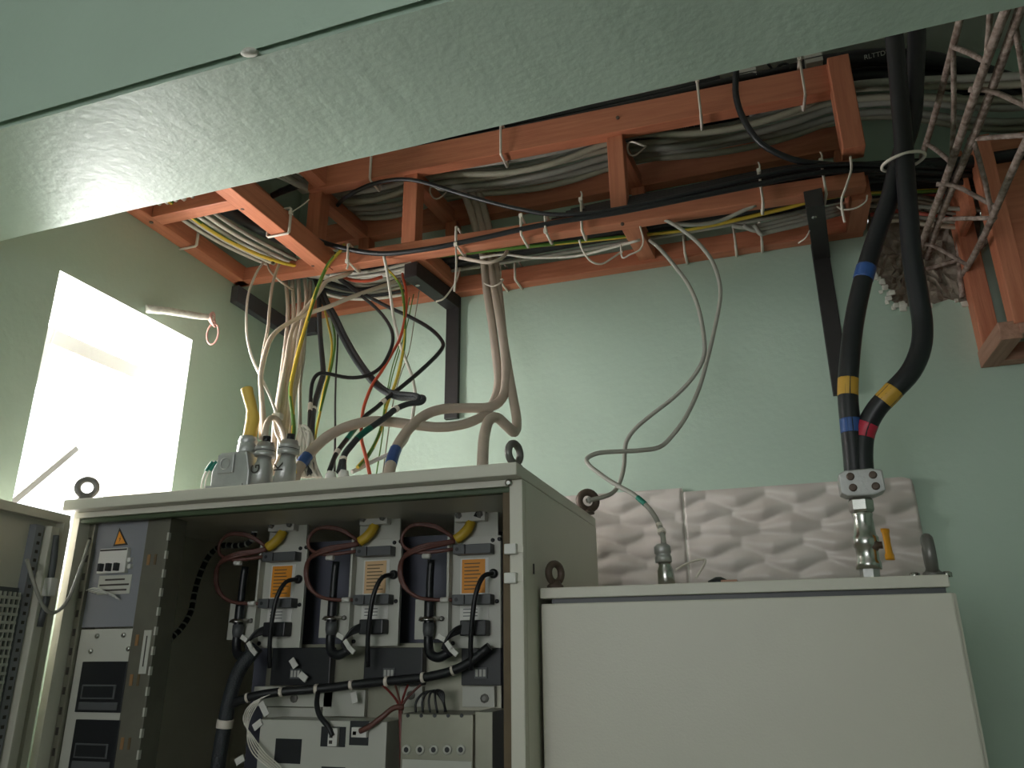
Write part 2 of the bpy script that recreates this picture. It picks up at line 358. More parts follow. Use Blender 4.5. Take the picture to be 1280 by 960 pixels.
# little things on its roof
p = at(898, 716, 1.6); b = MB(); b.lathe(V(p.x, 1.58, c2z), (0, 0, 1), [(0, .020), (.006, .020), (.010, .012), (.013, .006)], 10); tag(b.build('rubber_grommet', M_DKPL), 'small black rubber grommet lying on the closed cabinet roof', 'grommet')
p = at(910, 716, 1.58); b = MB(); b.box((p.x-.014, 1.56, c2z), (p.x+.016, 1.585, c2z+.006)); tag(b.build('wood_chip', M_WOOD2, bevel=.001), 'brown chip of wood on the closed cabinet roof', 'chip')
b = MB(); b.tube([at(845, 712, 1.57), at(862, 703, 1.6), at(880, 699, 1.62), at(880, 706, 1.6), at(870, 722, 1.57)], .0022, 6); tag(b.build('nylon_tie', M_TIE), 'loose white nylon tie curling up from the closed cabinet roof', 'cable tie')

# ------------------------------------------------------------------ open cabinet
x0, x1, yf, yb, zt1 = -1.583, -.447, 1.436, 2.125, 1.951
cab = thing('electrical_cabinet', 'open beige electrical cabinet full of wiring, eye bolts on its roof', 'cabinet', ((x0+x1)/2, 1.8, 0))
MB().box((x0, 1.40, zt1-.026), (x1, yb, zt1)).build('roof', M_CAB, cab, bevel=.003)
MB().box((x1-.022, yf+.02, .1), (x1, yb, zt1-.026)).build('side_panel', M_CAB, cab, bevel=.003)
MB().box((x0, yf, .1), (x0+.02, yb, zt1-.026)).build('side_panel', M_CAB, cab)
MB().box((x0+.02, yb-.02, .1), (x1-.022, yb, zt1-.026)).build('back_panel', M_CAB, cab)
MB().box((x0+.02, yf+.03, .1), (x1-.022, yb-.02, .12)).build('bottom_panel', M_CAB, cab)
MB().box((x0+.02, yf+.03, zt1-.036), (x1-.022, yb-.02, zt1-.027)).build('inner_roof', M_CAB, cab)
MB().box((x0+.02, yf+.02, 0), (x1-.02, yb-.02, .1)).build('plinth', M_DKGR, cab)
fs = MB(); xs = at(637, 700, yf).x
fs.box((xs, yf, .1), (x1, yf+.02, zt1-.027)); fs.build('front_stile', M_CAB, cab, bevel=.003)
MB().box((at(628, 700, yf).x, yf+.004, .1), (xs, yf+.03, zt1-.045)).build('gasket', M_GASK, cab)
MB().box((x0+.01, yf-.004, zt1-.040), (xs, yf+.02, zt1-.027)).build('header', M_CAB, cab)
MB().box((x0+.02, yf+.002, zt1-.052), (xs, yf+.022, zt1-.040)).build('gasket', M_GASK2, cab, bevel=.004)
for py in (687, 723):
    p = at(640, py, yf); h = MB().box((p.x-.012, yf-.014, p.z-.010), (p.x+.012, yf, p.z+.010)).build('hinge_block', M_PLAST, cab, bevel=.002)
    MB().box((p.x+.012, yf-.004, p.z-.006), (p.x+.024, yf, p.z+.006)).build('hinge_leaf', M_CAB, h)
p = at(634, 604, yf); MB().lathe(p+V(.004, 0, 0), (0, -1, 0), [(0, .008), (.004, .008), (.006, .004)], 8).build('screw', M_STEEL, cab)
p = at(660, 706, 1.46); MB().box((x1-.001, 1.50, 1.745), (x1+.002, 1.505, 1.765)).build('slot', M_INK, cab)
eye_bolt(cab, (at(107, 620, 1.43).x, 1.43, zt1), R(-42), M_IRON)
eye_bolt(cab, (at(643, 575, 1.46).x, 1.46, zt1), R(-18), M_IRON)
eye_bolt(cab, (at(732, 632, 2.02).x, 2.05, zt1), R(-60), M_IRONB, .024, .010)
# door, swung open towards the photographer
hx, hy = x0+.007, 1.418; dd = V(.036, -.215, 0).normalized(); dn = V(-dd.y, dd.x, 0)   # dn: inner face direction (+x)
if dn.x < 0: dn = -dn
def dpt(s_, o_, z): return V(hx, hy, 0) + dd*s_ + dn*o_ + V(0, 0, z)
def dbox(s0, s1, o0, o1, z0, z1):
    b = MB(); n = 0
    pts = [dpt(s0, o0, z0), dpt(s1, o0, z0), dpt(s1, o1, z0), dpt(s0, o1, z0)]
    return b.prism(pts, V(0, 0, z1-z0))
door = dbox(0, .56, -.02, -.018+.002, .12, 1.915).build('door', M_CAB, cab)
dbox(0, .56, -.016, .004, 1.895, 1.915).build('top_flange', M_CAB, door); dbox(0, .02, -.016, .006, .12, 1.895).build('hinge_flange', M_CAB, door); dbox(.54, .56, -.016, .006, .12, 1.895).build('latch_flange', M_CAB, door)
dbox(.045, .072, -.016, .018, .15, 1.88).build('stiffener', M_CAB, door, bevel=.003)
dbox(.076, .100, -.016, .002, .15, 1.88).build('slotted_strip', M_GREYP, door)
b = MB()
for i in range(46): 
    z = 1.0+i*.019; q = [dpt(.084, .0025, z), dpt(.092, .0025, z), dpt(.092, .0025, z+.007), dpt(.084, .0025, z+.007)]; b.prism(q, dn*.001)
b.build('slot_row', M_INK, door)
b = MB()
for i in range(46): z = .95+i*.017; b.prism([dpt(.108, -.002, z), dpt(.5, -.002, z), dpt(.5, -.002, z+.006), dpt(.108, -.002, z+.006)], dn*.006) if z < 1.73 else None
for i in range(30): s_ = .108+i*.0135; b.prism([dpt(s_, -.002, .95), dpt(s_+.004, -.002, .95), dpt(s_+.004, -.002, 1.73), dpt(s_, -.002, 1.73)], dn*.005)
b.build('vent_grille', M_LTPL, door); dbox(.104, .52, -.016, -.008, .94, 1.74).build('filter_mat', M_DKGR, door)
b = MB(); b.tube([dpt(.12, .01, 1.80), dpt(.11, .03, 1.75), dpt(.085, .045, 1.70), dpt(.055, .05, 1.69), dpt(.02, .05, 1.72), dpt(-.005, .05, 1.80), dpt(-.03, .04, 1.86)], .004, 8); b.build('earth_wire', M_GREY, door)
b = MB(); b.tube([dpt(.058, .02, 1.86), dpt(.055, .024, 1.80), dpt(.055, .024, 1.74), dpt(.058, .022, 1.66)], .007, 8); b.build('latch_rod', M_DKGR, door); MB().box(dpt(.055, .018, 1.745)-V(.01, .01, .02), dpt(.055, .03, 1.745)+V(.01, .006, .02)).build('latch_sleeve', M_PLAST, door, bevel=.003)
# left instrument panel inside the opening
YP = 1.475
def rect(px0, py0, px1, py1, Y):
    a = at(px0, py0, Y); c = at(px1, py1, Y); return min(a.x, c.x), min(a.z, c.z), max(a.x, c.x), max(a.z, c.z)
pxa = -1.56; pxb = -1.388; pxc = -1.322
z784 = at(130, 784, YP).z
MB().box((pxa, YP, z784), (pxb, YP+.006, 1.905)).build('upper_panel', M_GREYP, cab, bevel=.0015)
MB().box((pxa+.02, YP-.002, .3), (pxb, YP+.006, z784-.004)).build('meter_panel', M_LTPL, cab, bevel=.0015)
up_ = MB().box((pxb, YP-.006, .12), (pxc, YP+.05, 1.905)).build('rack_upright', mat('olive_grey_upright', srgb(104, 102, 90), .5, noise=.2, nscale=14), cab, bevel=.002)
sl = MB().box((pxa, YP-.01, .12), (pxa+.018, YP+.04, 1.905)).build('rack_upright', M_ZINC, cab, bevel=.002)
for i in range(17):
    z = 1.86-i*.042; MB().box((pxc-.004, YP-.0075, z-.009), (pxc+.0005, YP+.0, z+.009)).build('slot', M_LTPL, up_)
    MB().box((pxa+.005, YP-.0112, z-.008), (pxa+.012, YP-.0098, z+.008)).build('slot', M_INK, sl)
for py in (700, 800, 850, 930):
    z = at(190, py, YP).z
    MB().box((pxb+.014, YP-.0075, z-.012), (pxb+.022, YP-.006, z+.012)).build('slot', mat('brown_slot', srgb(150, 112, 72), .5), up_); MB().box((pxb+.034, YP-.0075, z-.012), (pxb+.040, YP-.006, z+.012)).build('slot', M_GASK, up_)
MB().box((pxb+.036, YP-.0078, 1.56), (pxb+.056, YP-.006, 1.652)).build('label', M_LTPL, up_)
b = MB(); b.text('SHUNT 24V', V(pxb+.046, YP-.0082, 1.606), (0, 0, 1), (-1, 0, 0), .012) if False else b.box((pxb+.044, YP-.0084, 1.575), (pxb+.047, YP-.0078, 1.64)); b.build('print', M_INK, up_)
# warning triangle, breaker, label
a = at(150, 660, YP); b_ = at(142, 683, YP); c_ = at(160, 681, YP)
tri = MB(); tri.prism([V(p.x, YP-.001, p.z) for p in (a, b_, c_)], V(0, -.0006, 0)); cc = (a+b_+c_)/3
up0 = [o for o in cab.children if o.name.startswith('upper_panel')][0]; WLOC[up0.name] = WLOC[cab.name]
tri.build('warning_triangle', M_INK, up0)
tri = MB(); tri.prism([V(cc.x+(p.x-cc.x)*.72, YP-.0017, cc.z+(p.z-cc.z)*.72) for p in (a, b_, c_)], V(0, -.0005, 0)); tri.build('warning_field', M_ORANGE, up0)
tri = MB(); tri.prism([V(cc.x+dx*.001, YP-.0023, cc.z+dz*.001) for dx, dz in ((2, 8), (-2.5, 1), (.5, 1.5), (-1.5, -6), (3, 2.5), (0, 2.5))], V(0, -.0003, 0)); tri.build('bolt_sign', M_INK, up0)
br = thing('circuit_breaker', 'grey three-pole circuit breaker with dark toggles under the warning triangle', 'breaker', (at(144, 705, YP).x, YP, at(144, 716, YP).z))
r_ = rect(130, 687, 160, 716, YP); MB().box((r_[0], YP-.012, r_[1]), (r_[2], YP, r_[3])).build('housing', M_PLAST, br, bevel=.002)
for i in range(3):
    x = r_[0]+(r_[2]-r_[0])*(.2+.28*i); MB().box((x-.004, YP-.024, r_[1]+.004), (x+.004, YP-.012, r_[1]+.022)).build('toggle', M_DKPL, br, bevel=.001)
MB().box((r_[0]+.002, YP-.0128, r_[3]-.006), (r_[2]-.002, YP-.012, r_[3]-.002)).build('stripe', M_INK, br)
for py in (700, 708):
    q = at(164, py, YP); MB().box((q.x-.004, YP-.008, q.z-.005), (q.x+.005, YP, q.z+.005)).build('lamp', M_PLAST, br)
r_ = rect(125, 720, 162, 742, YP); lb = thing('data_plate', 'pale printed data plate below the circuit breaker', 'label', ((r_[0]+r_[2])/2, YP, r_[1]))
MB().box((r_[0], YP-.0015, r_[1]), (r_[2], YP, r_[3])).build('plate', M_LTPL, lb)
for i, (f0, f1) in enumerate(((.2, .8), (.05, .95), (.1, .9))): MB().box((r_[0]+(r_[2]-r_[0])*f0, YP-.0021, r_[3]-.012-i*.012), (r_[0]+(r_[2]-r_[0])*f1, YP-.0015, r_[3]-.008-i*.012)).build('print_line', M_INK, lb)
b = MB()
for i in range(4): b.tube([at(108+i*3, 738+i, YP-.012), at(118+i*3, 735+i*2, YP-.02), at(130+i*3, 739+i, YP-.02), at(138+i*4, 744+i*2, YP-.012)], .0016, 6)
tag(b.build('plant_ties', M_INKW), 'pale wire ends fanned over the data plate', 'wire')
# screws on the meter panel + panel meters
for (px, py) in ((122, 795), (155, 794), (114, 814), (161, 811)):
    q = at(px, py, YP-.002); MB().lathe(V(q.x, YP-.002, q.z), (0, -1, 0), [(0, .006), (.003, .006), (.005, .003)], 10).build('screw', M_STEEL, cab)
for k, (py0, py1) in enumerate(((827, 891), (899, 966))):
    dx = -k*6
    r_ = rect(105+dx*1.4, py0, 152+dx*1.6, py1, YP-.004)
    m_ = thing('panel_meter', ['black panel meter with glass screen, upper one of the two on the panel', 'black panel meter with glass screen, lower one of the two on the panel'][k], 'meter', ((r_[0]+r_[2])/2, YP, r_[1]))
    MB().box((r_[0], YP-.008, r_[1]), (r_[2], YP-.002, r_[3])).build('bezel', M_DKPL, m_, bevel=.0015)
    hgt = r_[3]-r_[1]; wd = r_[2]-r_[0]
    MB().box((r_[0]+wd*.10, YP-.011, r_[1]+hgt*.26), (r_[2]-wd*.16, YP-.008, r_[1]+hgt*.54)).build('screen_frame', M_DKGR, m_, bevel=.001)
    MB().box((r_[0]+wd*.14, YP-.0118, r_[1]+hgt*.29), (r_[2]-wd*.20, YP-.011, r_[1]+hgt*.51)).build('screen', M_DKPL, m_)
    MB().box((r_[0]+wd*.08, YP-.0095, r_[1]+hgt*.05), (r_[2]-wd*.08, YP-.008, r_[1]+hgt*.20)).build('terminal_strip', M_DKGR, m_)
# mounting plates behind the modules
YM = 1.76
MB().box((-1.30, YM+.05, .3), (x1-.05, YM+.056, 1.88)).build('mounting_plate', M_CABIN, cab)
r_ = rect(336, 806, 627, 1010, YM); MB().box((r_[0], YM, .9), (r_[2], YM+.006, r_[3])).build('mounting_plate', M_ZINC, cab, bevel=.001)
# ------------------------------------------------------------------ three drive modules
K = .00207; KZ = .00188
def module(ox, oz, label, lab_m):
    Y = 1.74; g = 'drive modules inside the open cabinet'
    t = thing('drive_module', label, 'drive module', (ox, Y, oz-.33), g)
    X = lambda px: ox+(px-591)*K
    Z = lambda py: oz-(py-650)*KZ
    def pb(n, a, b_, y0_, y1_, m, par=t, bev=.0015): return MB().box((X(a[0]), y0_, Z(b_[1])), (X(b_[0]), y1_, Z(a[1]))).build(n, m, par, bevel=bev)
    b = MB(); b.prism([V(X(px), Y-.006, Z(py)) for px, py in ((573, 638), (619, 638), (623, 642), (623, 672), (569, 672), (569, 644))], V(0, .006, 0)); b.build('upper_plate', M_LTPL, t)
    cl = pb('clamp_block', (574, 637), (611, 654), Y-.030, Y-.006, mat('bright_clamp', srgb(218, 216, 210), .4, .15), bev=.002)
    for px in (579, 605): MB().lathe(V(X(px), Y-.030, Z(646)), (0, -1, 0), [(0, .0085), (.003, .0085), (.003, .0065), (.008, .006), (.009, .003)], 6, sm=False).build('bolt', M_IRON, cl)
    b = MB(); b.tube([V(X(592), Y-.018, Z(654)), V(X(590), Y-.024, Z(662)), V(X(584), Y-.028, Z(670)), V(X(576), Y-.03, Z(676))], .0125, 10); b.build('cable_boot', M_LUGY, t)
    pb('heat_plate', (566, 672), (627, 806), Y-.012, Y, M_LTPL); pb('side_rib', (566, 672), (569, 806), Y-.034, Y-.012, M_LTPL)
    for (px, py) in ((618, 678), (626, 677), (623, 752), (571, 800)): MB().lathe(V(X(px), Y-.012, Z(py)), (0, -1, 0), [(0, .005), (.003, .005), (.004, .002)], 8).build('screw', M_DKPL, t)
    for (y0_, y1_) in ((683.5, 695.5), (744, 756)):
        tb = pb('terminal_block', (576, y0_), (620, y1_), Y-.042, Y-.012, M_DKGR); pb('terminal_end', (576, y0_), (590, y1_), Y-.048, Y-.042, M_DKGR, tb)
        q = V(X(581), Y-.0482, Z((y0_+y1_)/2)); MB().lathe(q, (0, -1, 0), [(0, .0045), (.0006, .0045)], 10).build('hole', M_DKPL, tb)
    lb_ = pb('data_label', (579, 699), (613, 773), Y-.0135, Y-.012, M_PLAST, bev=0)
    pb('warning_label', (581, 700.5), (609, 741.5), Y-.0145, Y-.0135, lab_m, lb_, 0)
    for i in range(8): pb('print_line', (584, 705+i*4.4), (584+random.uniform(15, 22), 706.2+i*4.4), Y-.015, Y-.0145, M_GASK, lb_, 0)
    for i in range(3): pb('print_line', (583, 760+i*4), (600, 761+i*4), Y-.0141, Y-.0135, M_DKGR, lb_, 0)
    MB().lathe(V(X(619), Y-.012, Z(719)), (0, -1, 0), [(0, .011), (.006, .011), (.010, .007)], 12).build('cable_grommet', M_DKPL, t)
    b = MB(); b.tube([V(X(619), Y-.02, Z(719)), V(X(613), Y-.05, Z(724)), V(X(608), Y-.065, Z(742)), V(X(604), Y-.065, Z(768)), V(X(600), Y-.055, Z(800)), V(X(598), Y-.04, Z(830))], .0055, 8); b.build('signal_cable', M_BLK, t)
    pl = pb('plug', (585, 774), (615, 792), Y-.045, Y-.012, M_DKPL, bev=.003)
    for i in range(5):
        b = MB(); b.tube([V(X(588), Y-.04, Z(779+i*2)), V(X(580-i), Y-.055, Z(785+i*2)), V(X(573-i), Y-.06, Z(796+i*2)), V(X(566+i*3), Y-.05, Z(806+i*2))], .0032, 6); b.build('wire', M_BLK, pl)
    for (px, py, an) in ((568, 794, .5), (577, 803, .9), (583, 810, .7)):
        Mx = Matrix.Translation(V(X(px), Y-.066, Z(py))) @ Matrix.Rotation(an, 4, 'Y'); MB().obox(Mx, .020, .004, .011).build('wire_tag', M_PLAST, pl)
    # cable clamp plate on its left
    Yc = Y-.01; pb('clamp_plate', (524, 747), (568, 795), Yc-.004, Yc, M_LTPL, bev=.001)
    b = MB(); b.tube([V(X(546), Yc-.02, Z(700)), V(X(545), Yc-.02, Z(725)), V(X(545), Yc-.02, Z(750))], .009, 10); b.tube([V(X(545), Yc-.02, Z(748)), V(X(545), Yc-.02, Z(770)), V(X(545), Yc-.02, Z(786))], .0120, 12)
    b.tube([V(X(545), Yc-.02, Z(786)), V(X(545), Yc-.02, Z(800)), V(X(549), Yc-.025, Z(812)), V(X(560), Yc-.03, Z(816)), V(X(572), Yc-.03, Z(810))], .011, 10); b.build('screened_cable', M_DKPL, t)
    MB().lathe(V(X(545), Yc-.02, Z(792)), (0, 0, 1), [(0, .011), (.012, .014), (.03, .014)], 12).build('gland', M_DKGR, t)
    b = MB(); b.tube([V(X(531), Yc-.006, Z(771)), V(X(535), Yc-.012, Z(771)), V(X(538), Yc-.032, Z(771)), V(X(545), Yc-.039, Z(771)), V(X(552), Yc-.032, Z(771)), V(X(555), Yc-.012, Z(771)), V(X(560), Yc-.006, Z(771))], .006, 8, flat=.35); b.build('pipe_clip', M_STEEL, t)
    for px in (533, 558): MB().lathe(V(X(px), Yc-.006, Z(771)), (0, -1, 0), [(0, .006), (.004, .006), (.006, .003)], 8).build('screw', M_IRON, t)
    # brown wires
    for i in range(5):
        o = i*2.2
        b = MB(); b.tube([V(X(575), Y-.03, Z(677+i)), V(X(560), Y-.045, Z(680+o*.8)), V(X(540), Y-.06-.004*i, Z(684+o*1.3)), V(X(520-o*.7), Y-.06, Z(694+o)), V(X(513-o*.5), Y-.05, Z(712+o)), V(X(518), Y-.05, Z(730+o*.8)), V(X(530+o), Y-.045, Z(744+o*.3)), V(X(552), Y-.045, Z(749)), V(X(576), Y-.04, Z(750))] if i < 3 else
                         [V(X(575), Y-.03, Z(675)), V(X(555), Y-.05, Z(668-o)), V(X(530), Y-.06, Z(660-o*.4)), V(X(516), Y-.06, Z(668)), V(X(518), Y-.06, Z(684)), V(X(540), Y-.06, Z(690+o*.3)), V(X(576), Y-.045, Z(689))], .0042, 7); b.build('brown_wire', M_BROWN, t)
    MB().lathe(V(X(562), Y-.045, Z(749.5)), (1, 0, 0), [(0, .006), (.02, .006)], 8).build('wire_sleeve', M_PLAST, t)
    MB().lathe(V(X(543), Y-.066, Z(697)), (1, 0, -.05), [(0, .006), (.02, .006)], 8).build('wire_sleeve', M_PLAST, t)
for (px, py, lb_, lm) in ((591, 650, 'drive module with orange label beside the cabinet side wall', M_ORANGE), (472, 654, 'drive module with pale peach label between the two orange-labelled ones', M_PEACH), (358, 662, 'drive module with orange label beside the dark empty bay', M_ORANGE)):
    p = at(px, py, 1.74); module(p.x, p.z, lb_, lm)
# black boxes under the modules
for (a0, a1, lb_) in ((341, 411, 'black relay box under the drive module by the empty bay'), (456, 527, 'black relay box under the middle drive module'), (577, 626, 'black relay box under the drive module by the cabinet side')):
    r_ = rect(a0, 810, a1, 857, 1.735); t = thing('relay_box', lb_, 'relay box', ((r_[0]+r_[2])/2, 1.75, r_[1]), 'relay boxes below the drive modules')
    MB().box((r_[0], 1.735, r_[1]), (r_[2], 1.76, r_[3])).build('housing', M_DKPL, t, bevel=.002)
    x = r_[0]+.35*(r_[2]-r_[0]); s_ = MB().box((x, 1.731, r_[1]+.015), (x+.03, 1.735, r_[1]+.038)).build('socket', M_DKGR, t)
    for i in range(3): MB().box((x+.003+i*.009, 1.7295, r_[1]+.019), (x+.009+i*.009, 1.731, r_[1]+.034)).build('contact', M_INKW, s_)
# small brackets between
for (a0, b0, a1, b1, n) in ((318, 858, 415, 884, 'bracket'), (500, 858, 527, 884, 'bracket'), (578, 858, 618, 884, 'bracket'), (335, 884, 400, 898, 'bracket'), (405, 862, 455, 896, 'bracket')):
    r_ = rect(a0, b0, a1, b1, 1.745); o = MB().box((r_[0], 1.745, r_[1]), (r_[2], 1.76, r_[3])).build(n, M_LTPL, cab, bevel=.001)
for (px, py) in ((606, 873), (514, 869), (368, 873)):
    q = at(px, py, 1.745); MB().lathe(V(q.x, 1.745, q.z), (0, -1, 0), [(0, .010), (.004, .010), (.006, .005)], 8, sm=False).build('bolt', M_IRON, cab)
# control boxes at the bottom
r_ = rect(326, 899, 478, 1040, 1.66); cb = thing('control_box', 'silver control box with black square cut-outs and plugged connectors', 'control box', ((r_[0]+r_[2])/2, 1.70, r_[1]))
MB().box((r_[0], 1.66, r_[1]), (r_[2], 1.757, r_[3])).build('housing', M_LTPL, cb, bevel=.002)
for (a0, b0, a1, b1, n, plug) in ((345, 923, 375, 955, 'cut_out', 0), (402, 908, 431, 934, 'cut_out', 1), (438, 901, 460, 932, 'cut_out', 2), (402, 958, 430, 985, 'cut_out', 0)):
    q = rect(a0, b0, a1, b1, 1.659); co = MB().box((q[0], 1.6585, q[1]), (q[2], 1.661, q[3])).build(n, M_DKPL, cb)
    if plug:
        pb_ = rect(411, 910, 421, 933, 1.65) if plug == 1 else rect(440, 909, 458, 922, 1.65)
        MB().box((pb_[0], 1.648, pb_[1]), (pb_[2], 1.659, pb_[3])).build('connector', M_PLAST, co, bevel=.001)
        for i in range(3):
            MB().box((pb_[0]+.004, 1.6472, pb_[1]+.005+i*.012*(plug == 1)), (pb_[0]+.012, 1.648, pb_[1]+.012+i*.012*(plug == 1))).build('contact', M_INK, co)
r_ = rect(502, 892, 590, 1040, 1.64); cb = thing('terminal_box', 'zinc terminal box with a row of five round openings', 'terminal box', ((r_[0]+r_[2])/2, 1.70, r_[1]))
MB().box((r_[0], 1.64, r_[1]), (r_[2], 1.757, r_[3])).build('housing', M_ZINC, cb, bevel=.002)
MB().box((r_[2], 1.65, r_[1]), (r_[2]+.04, 1.757, r_[3]+.006)).build('side_cover', M_ZINC, cb, bevel=.002)
for i in range(5):
    q = at(510+i*16.8, 894.5, 1.64); MB().lathe(V(q.x, 1.64, q.z), (0, -1, 0), [(0, .004), (.002, .004)], 8).build('screw', M_DKPL, cb)
    q = at(508.5+i*17, 937, 1.64); cu = MB().lathe(V(q.x, 1.64, q.z), (0, -1, 0), [(0, .010), (.003, .010), (.003, .006)], 14).build('bushing', M_LTPL, cb)
    MB().lathe(V(q.x, 1.637, q.z), (0, -1, 0), [(0, .0055), (.0006, .0055)], 10).build('hole', M_DKPL, cu)
q = rect(503, 949, 589, 975, 1.639); MB().box((q[0], 1.639, q[1]), (q[2], 1.6402, q[3])).build('label_strip', M_LTPL, cb)

# ------------------------------------------------------------------ cables: every one a thing
def cable(name, pts, r, m, label, group=None, cat='cable', seg=8, sub=4, stripe=None, flat=1.0, radii=None, bands=(), world=False):
    P = [Vector(p) for p in pts] if world else [at(*p) for p in pts]
    b = MB(); b.tube(P, r, seg, 0, sub, stripe=1 if stripe else None, flat=flat, radii=radii)
    o = b.build(name, [m, stripe] if stripe else m); tag(o, label, cat, group)
    S = spline(P, 24)
    for (f0, f1, bm_, bn, k) in bands:              # tape or sleeve wrapped round the cable (fractions of its length)
        i0 = int(f0*(len(S)-1)); i1 = max(i0+2, int(f1*(len(S)-1))); q = MB(); q.tube(S[i0:i1+1], r*k, 10, 0, 1); q.build(bn, bm_, o)
    return o
# inside harness
cable('wire_harness', [(282, 884, 1.66), (310, 872, 1.66), (350, 865, 1.67), (400, 861, 1.69), (450, 855, 1.70), (500, 850, 1.70), (545, 844, 1.70), (580, 832, 1.70), (612, 808, 1.70)], .010, M_BLK, 'black wire harness with white ties crossing above the control boxes', bands=[(f, f+.008, M_TIE, 'tie', 1.15) for f in (.12, .25, .36, .47, .58, .7, .82)])
cable('wire_harness', [(322, 808, 1.70), (300, 836, 1.68), (288, 870, 1.66), (280, 910, 1.66), (272, 960, 1.66), (266, 1010, 1.66)], .017, M_BLK2, 'thick black harness hanging beside the silver control box', bands=[(.55, .6, M_TIE, 'tie', 1.12)])
lc = [(300, 634, 1.79), (318, 652, 1.79), (314, 676, 1.79), (296, 682, 1.79), (278, 682, 1.79), (262, 694, 1.79), (250, 718, 1.785), (243, 742, 1.78), (238, 766, 1.76), (226, 786, 1.73), (212, 800, 1.70), (200, 816, 1.66)]
cable('laced_harness', lc, .0075, M_BLK, 'black harness laced with white cord in the dark bay', bands=[(i/26+.02, i/26+.028, M_INKW, 'lacing', 1.2) for i in range(25)])
for i in range(5):
    cable('white_wire', [(330+i*3, 866, 1.66), (322-i*2, 880, 1.655), (312-i*2, 900, 1.65), (309+i*2, 922, 1.645), (316+i*4, 942, 1.64), (334+i*4, 958, 1.64), (352, 970, 1.64)], .0015, M_WHITE, 'thin white wire looping beside the silver control box', 'thin white wires at the control box', 'wire', 6)
for k, pts in enumerate(([(436, 862, 1.69), (434, 880, 1.66), (440, 896, 1.65), (452, 906, 1.645), (416, 920, 1.648)], [(505, 884, 1.67), (492, 885, 1.66), (478, 896, 1.65), (462, 908, 1.645), (450, 914, 1.646)])):
    cable('connector_lead', [(398, 862, 1.69), (396, 880, 1.66), (400, 895, 1.65), (410, 908, 1.645), (416, 920, 1.648)] if k == 0 else pts, .006, M_BLK if k == 0 else M_BROWN, ['black lead plugged into the silver control box', 'brown lead plugged into the silver control box'][k], None, 'wire')
for i in range(4):
    cable('red_wire', [(478+i*16, 856, 1.70), (488+i*9, 866, 1.69), (498+i*2, 880, 1.68), (500+i*.6, 900, 1.67), (501+i*.6, 940, 1.665), (501+i*.6, 990, 1.665)], .0028, M_BROWN if i % 2 else mat('dark_red_wire', srgb(120, 40, 36), .45), 'dark red wire dropping beside the zinc terminal box', 'dark red wires at the terminal box', 'wire', 6)
for i in range(4):
    cable('terminal_lead', [(520+i*9, 892, 1.68), (520+i*8, 878-i, 1.68), (530+i*5, 866-i, 1.69), (545+i*3, 866, 1.70), (555, 880, 1.70), (556+i, 894, 1.71)], .0028, M_BLK, 'thin black lead arching over the zinc terminal box', 'black leads over the terminal box', 'wire', 6)
for k, (px, py, an) in enumerate(((367, 829, .9), (379, 846, .6), (443, 872, 1.3), (330, 886, .95), (322, 906, -.6), (300, 950, -.5))):
    q = at(px, py, 1.655 if py > 880 else 1.72); Mx = Matrix.Translation(q) @ Matrix.Rotation(an, 4, 'Y')
    o = MB().obox(Mx, .034 if k == 3 else .024, .003, .015).build('wire_marker', M_PLAST); tag(o, 'white wire marker tag hanging among the black harness wires', 'tag', 'wire marker tags')
# supply cables into the modules from the roof
for k, px in enumerate((480, 604)):
    cable('supply_cable', [(px, 605, 1.74), (px, 618, 1.735), (px-2, 636, 1.725), (px-6, 648, 1.722)], .016, M_BLK, 'thick black supply cable coming down from the cabinet roof to a drive module', 'supply cables under the cabinet roof')

# ------------------------------------------------------------------ timber cable tray
tr = thing('cable_tray', 'brown painted timber cable tray frame fixed high on the wall', 'cable tray', (-.65, 2.25, 2.85))
wd, hg = .046, .050
FBL, FBR = V(-1.705, 2.055, 2.875), V(.385, 2.135, 2.875)
plank('rail', FBL, FBR, wd, hg, M_WOOD, tr)                                   # front bottom
plank('rail', V(-1.70, YB-.025, 2.872), V(.40, YB-.025, 2.868), wd, .062, M_WOOD, tr)   # rear bottom
zt0 = 3.215
plank('rail', V(-1.42, 2.045, zt0-.005), V(.395, 2.115, zt0+.012), wd, .098, M_WOOD, tr)     # front top
plank('rail', V(-1.70, YB-.025, 3.185), V(.40, YB-.025, 3.19), wd, .09, M_WOOD, tr)    # rear top
plank('rail', V(XL+.026, 1.22, 2.878), V(XL+.026, 2.075, 2.878), .05, .056, M_WOOD, tr)       # along left wall
plank('rail', V(-1.365, 1.22, 2.884), V(-1.345, 2.07, 2.884), .055, .075, M_WOOD, tr)
plank('rail', V(-1.39, 1.22, 3.215), V(-1.37, 2.05, 3.215), .05, .09, M_WOOD, tr)
plank('rail', V(XL+.026, 1.22, 3.215), V(XL+.026, 2.37, 3.215), .05, .09, M_WOOD, tr)
plank('crosspiece', V(XL+.05, 1.615, 2.874), V(-1.385, 1.615, 2.874), .048, .048, M_WOOD, tr)
plank('crosspiece', V(XL+.05, 1.30, 2.874), V(-1.385, 1.30, 2.874), .048, .048, M_WOOD, tr)
plank('crosspiece', V(XL+.05, 1.55, 3.2), V(-1.41, 1.55, 3.2), .048, .06, M_WOOD, tr)
def fy(x): return FBL.y+(FBR.y-FBL.y)*(x-FBL.x)/(FBR.x-FBL.x)
posts = [(at(397, 270, 2.07).x, 1), (at(517, 260, 2.09).x, 1), (at(772, 230, 2.09).x, 1)]
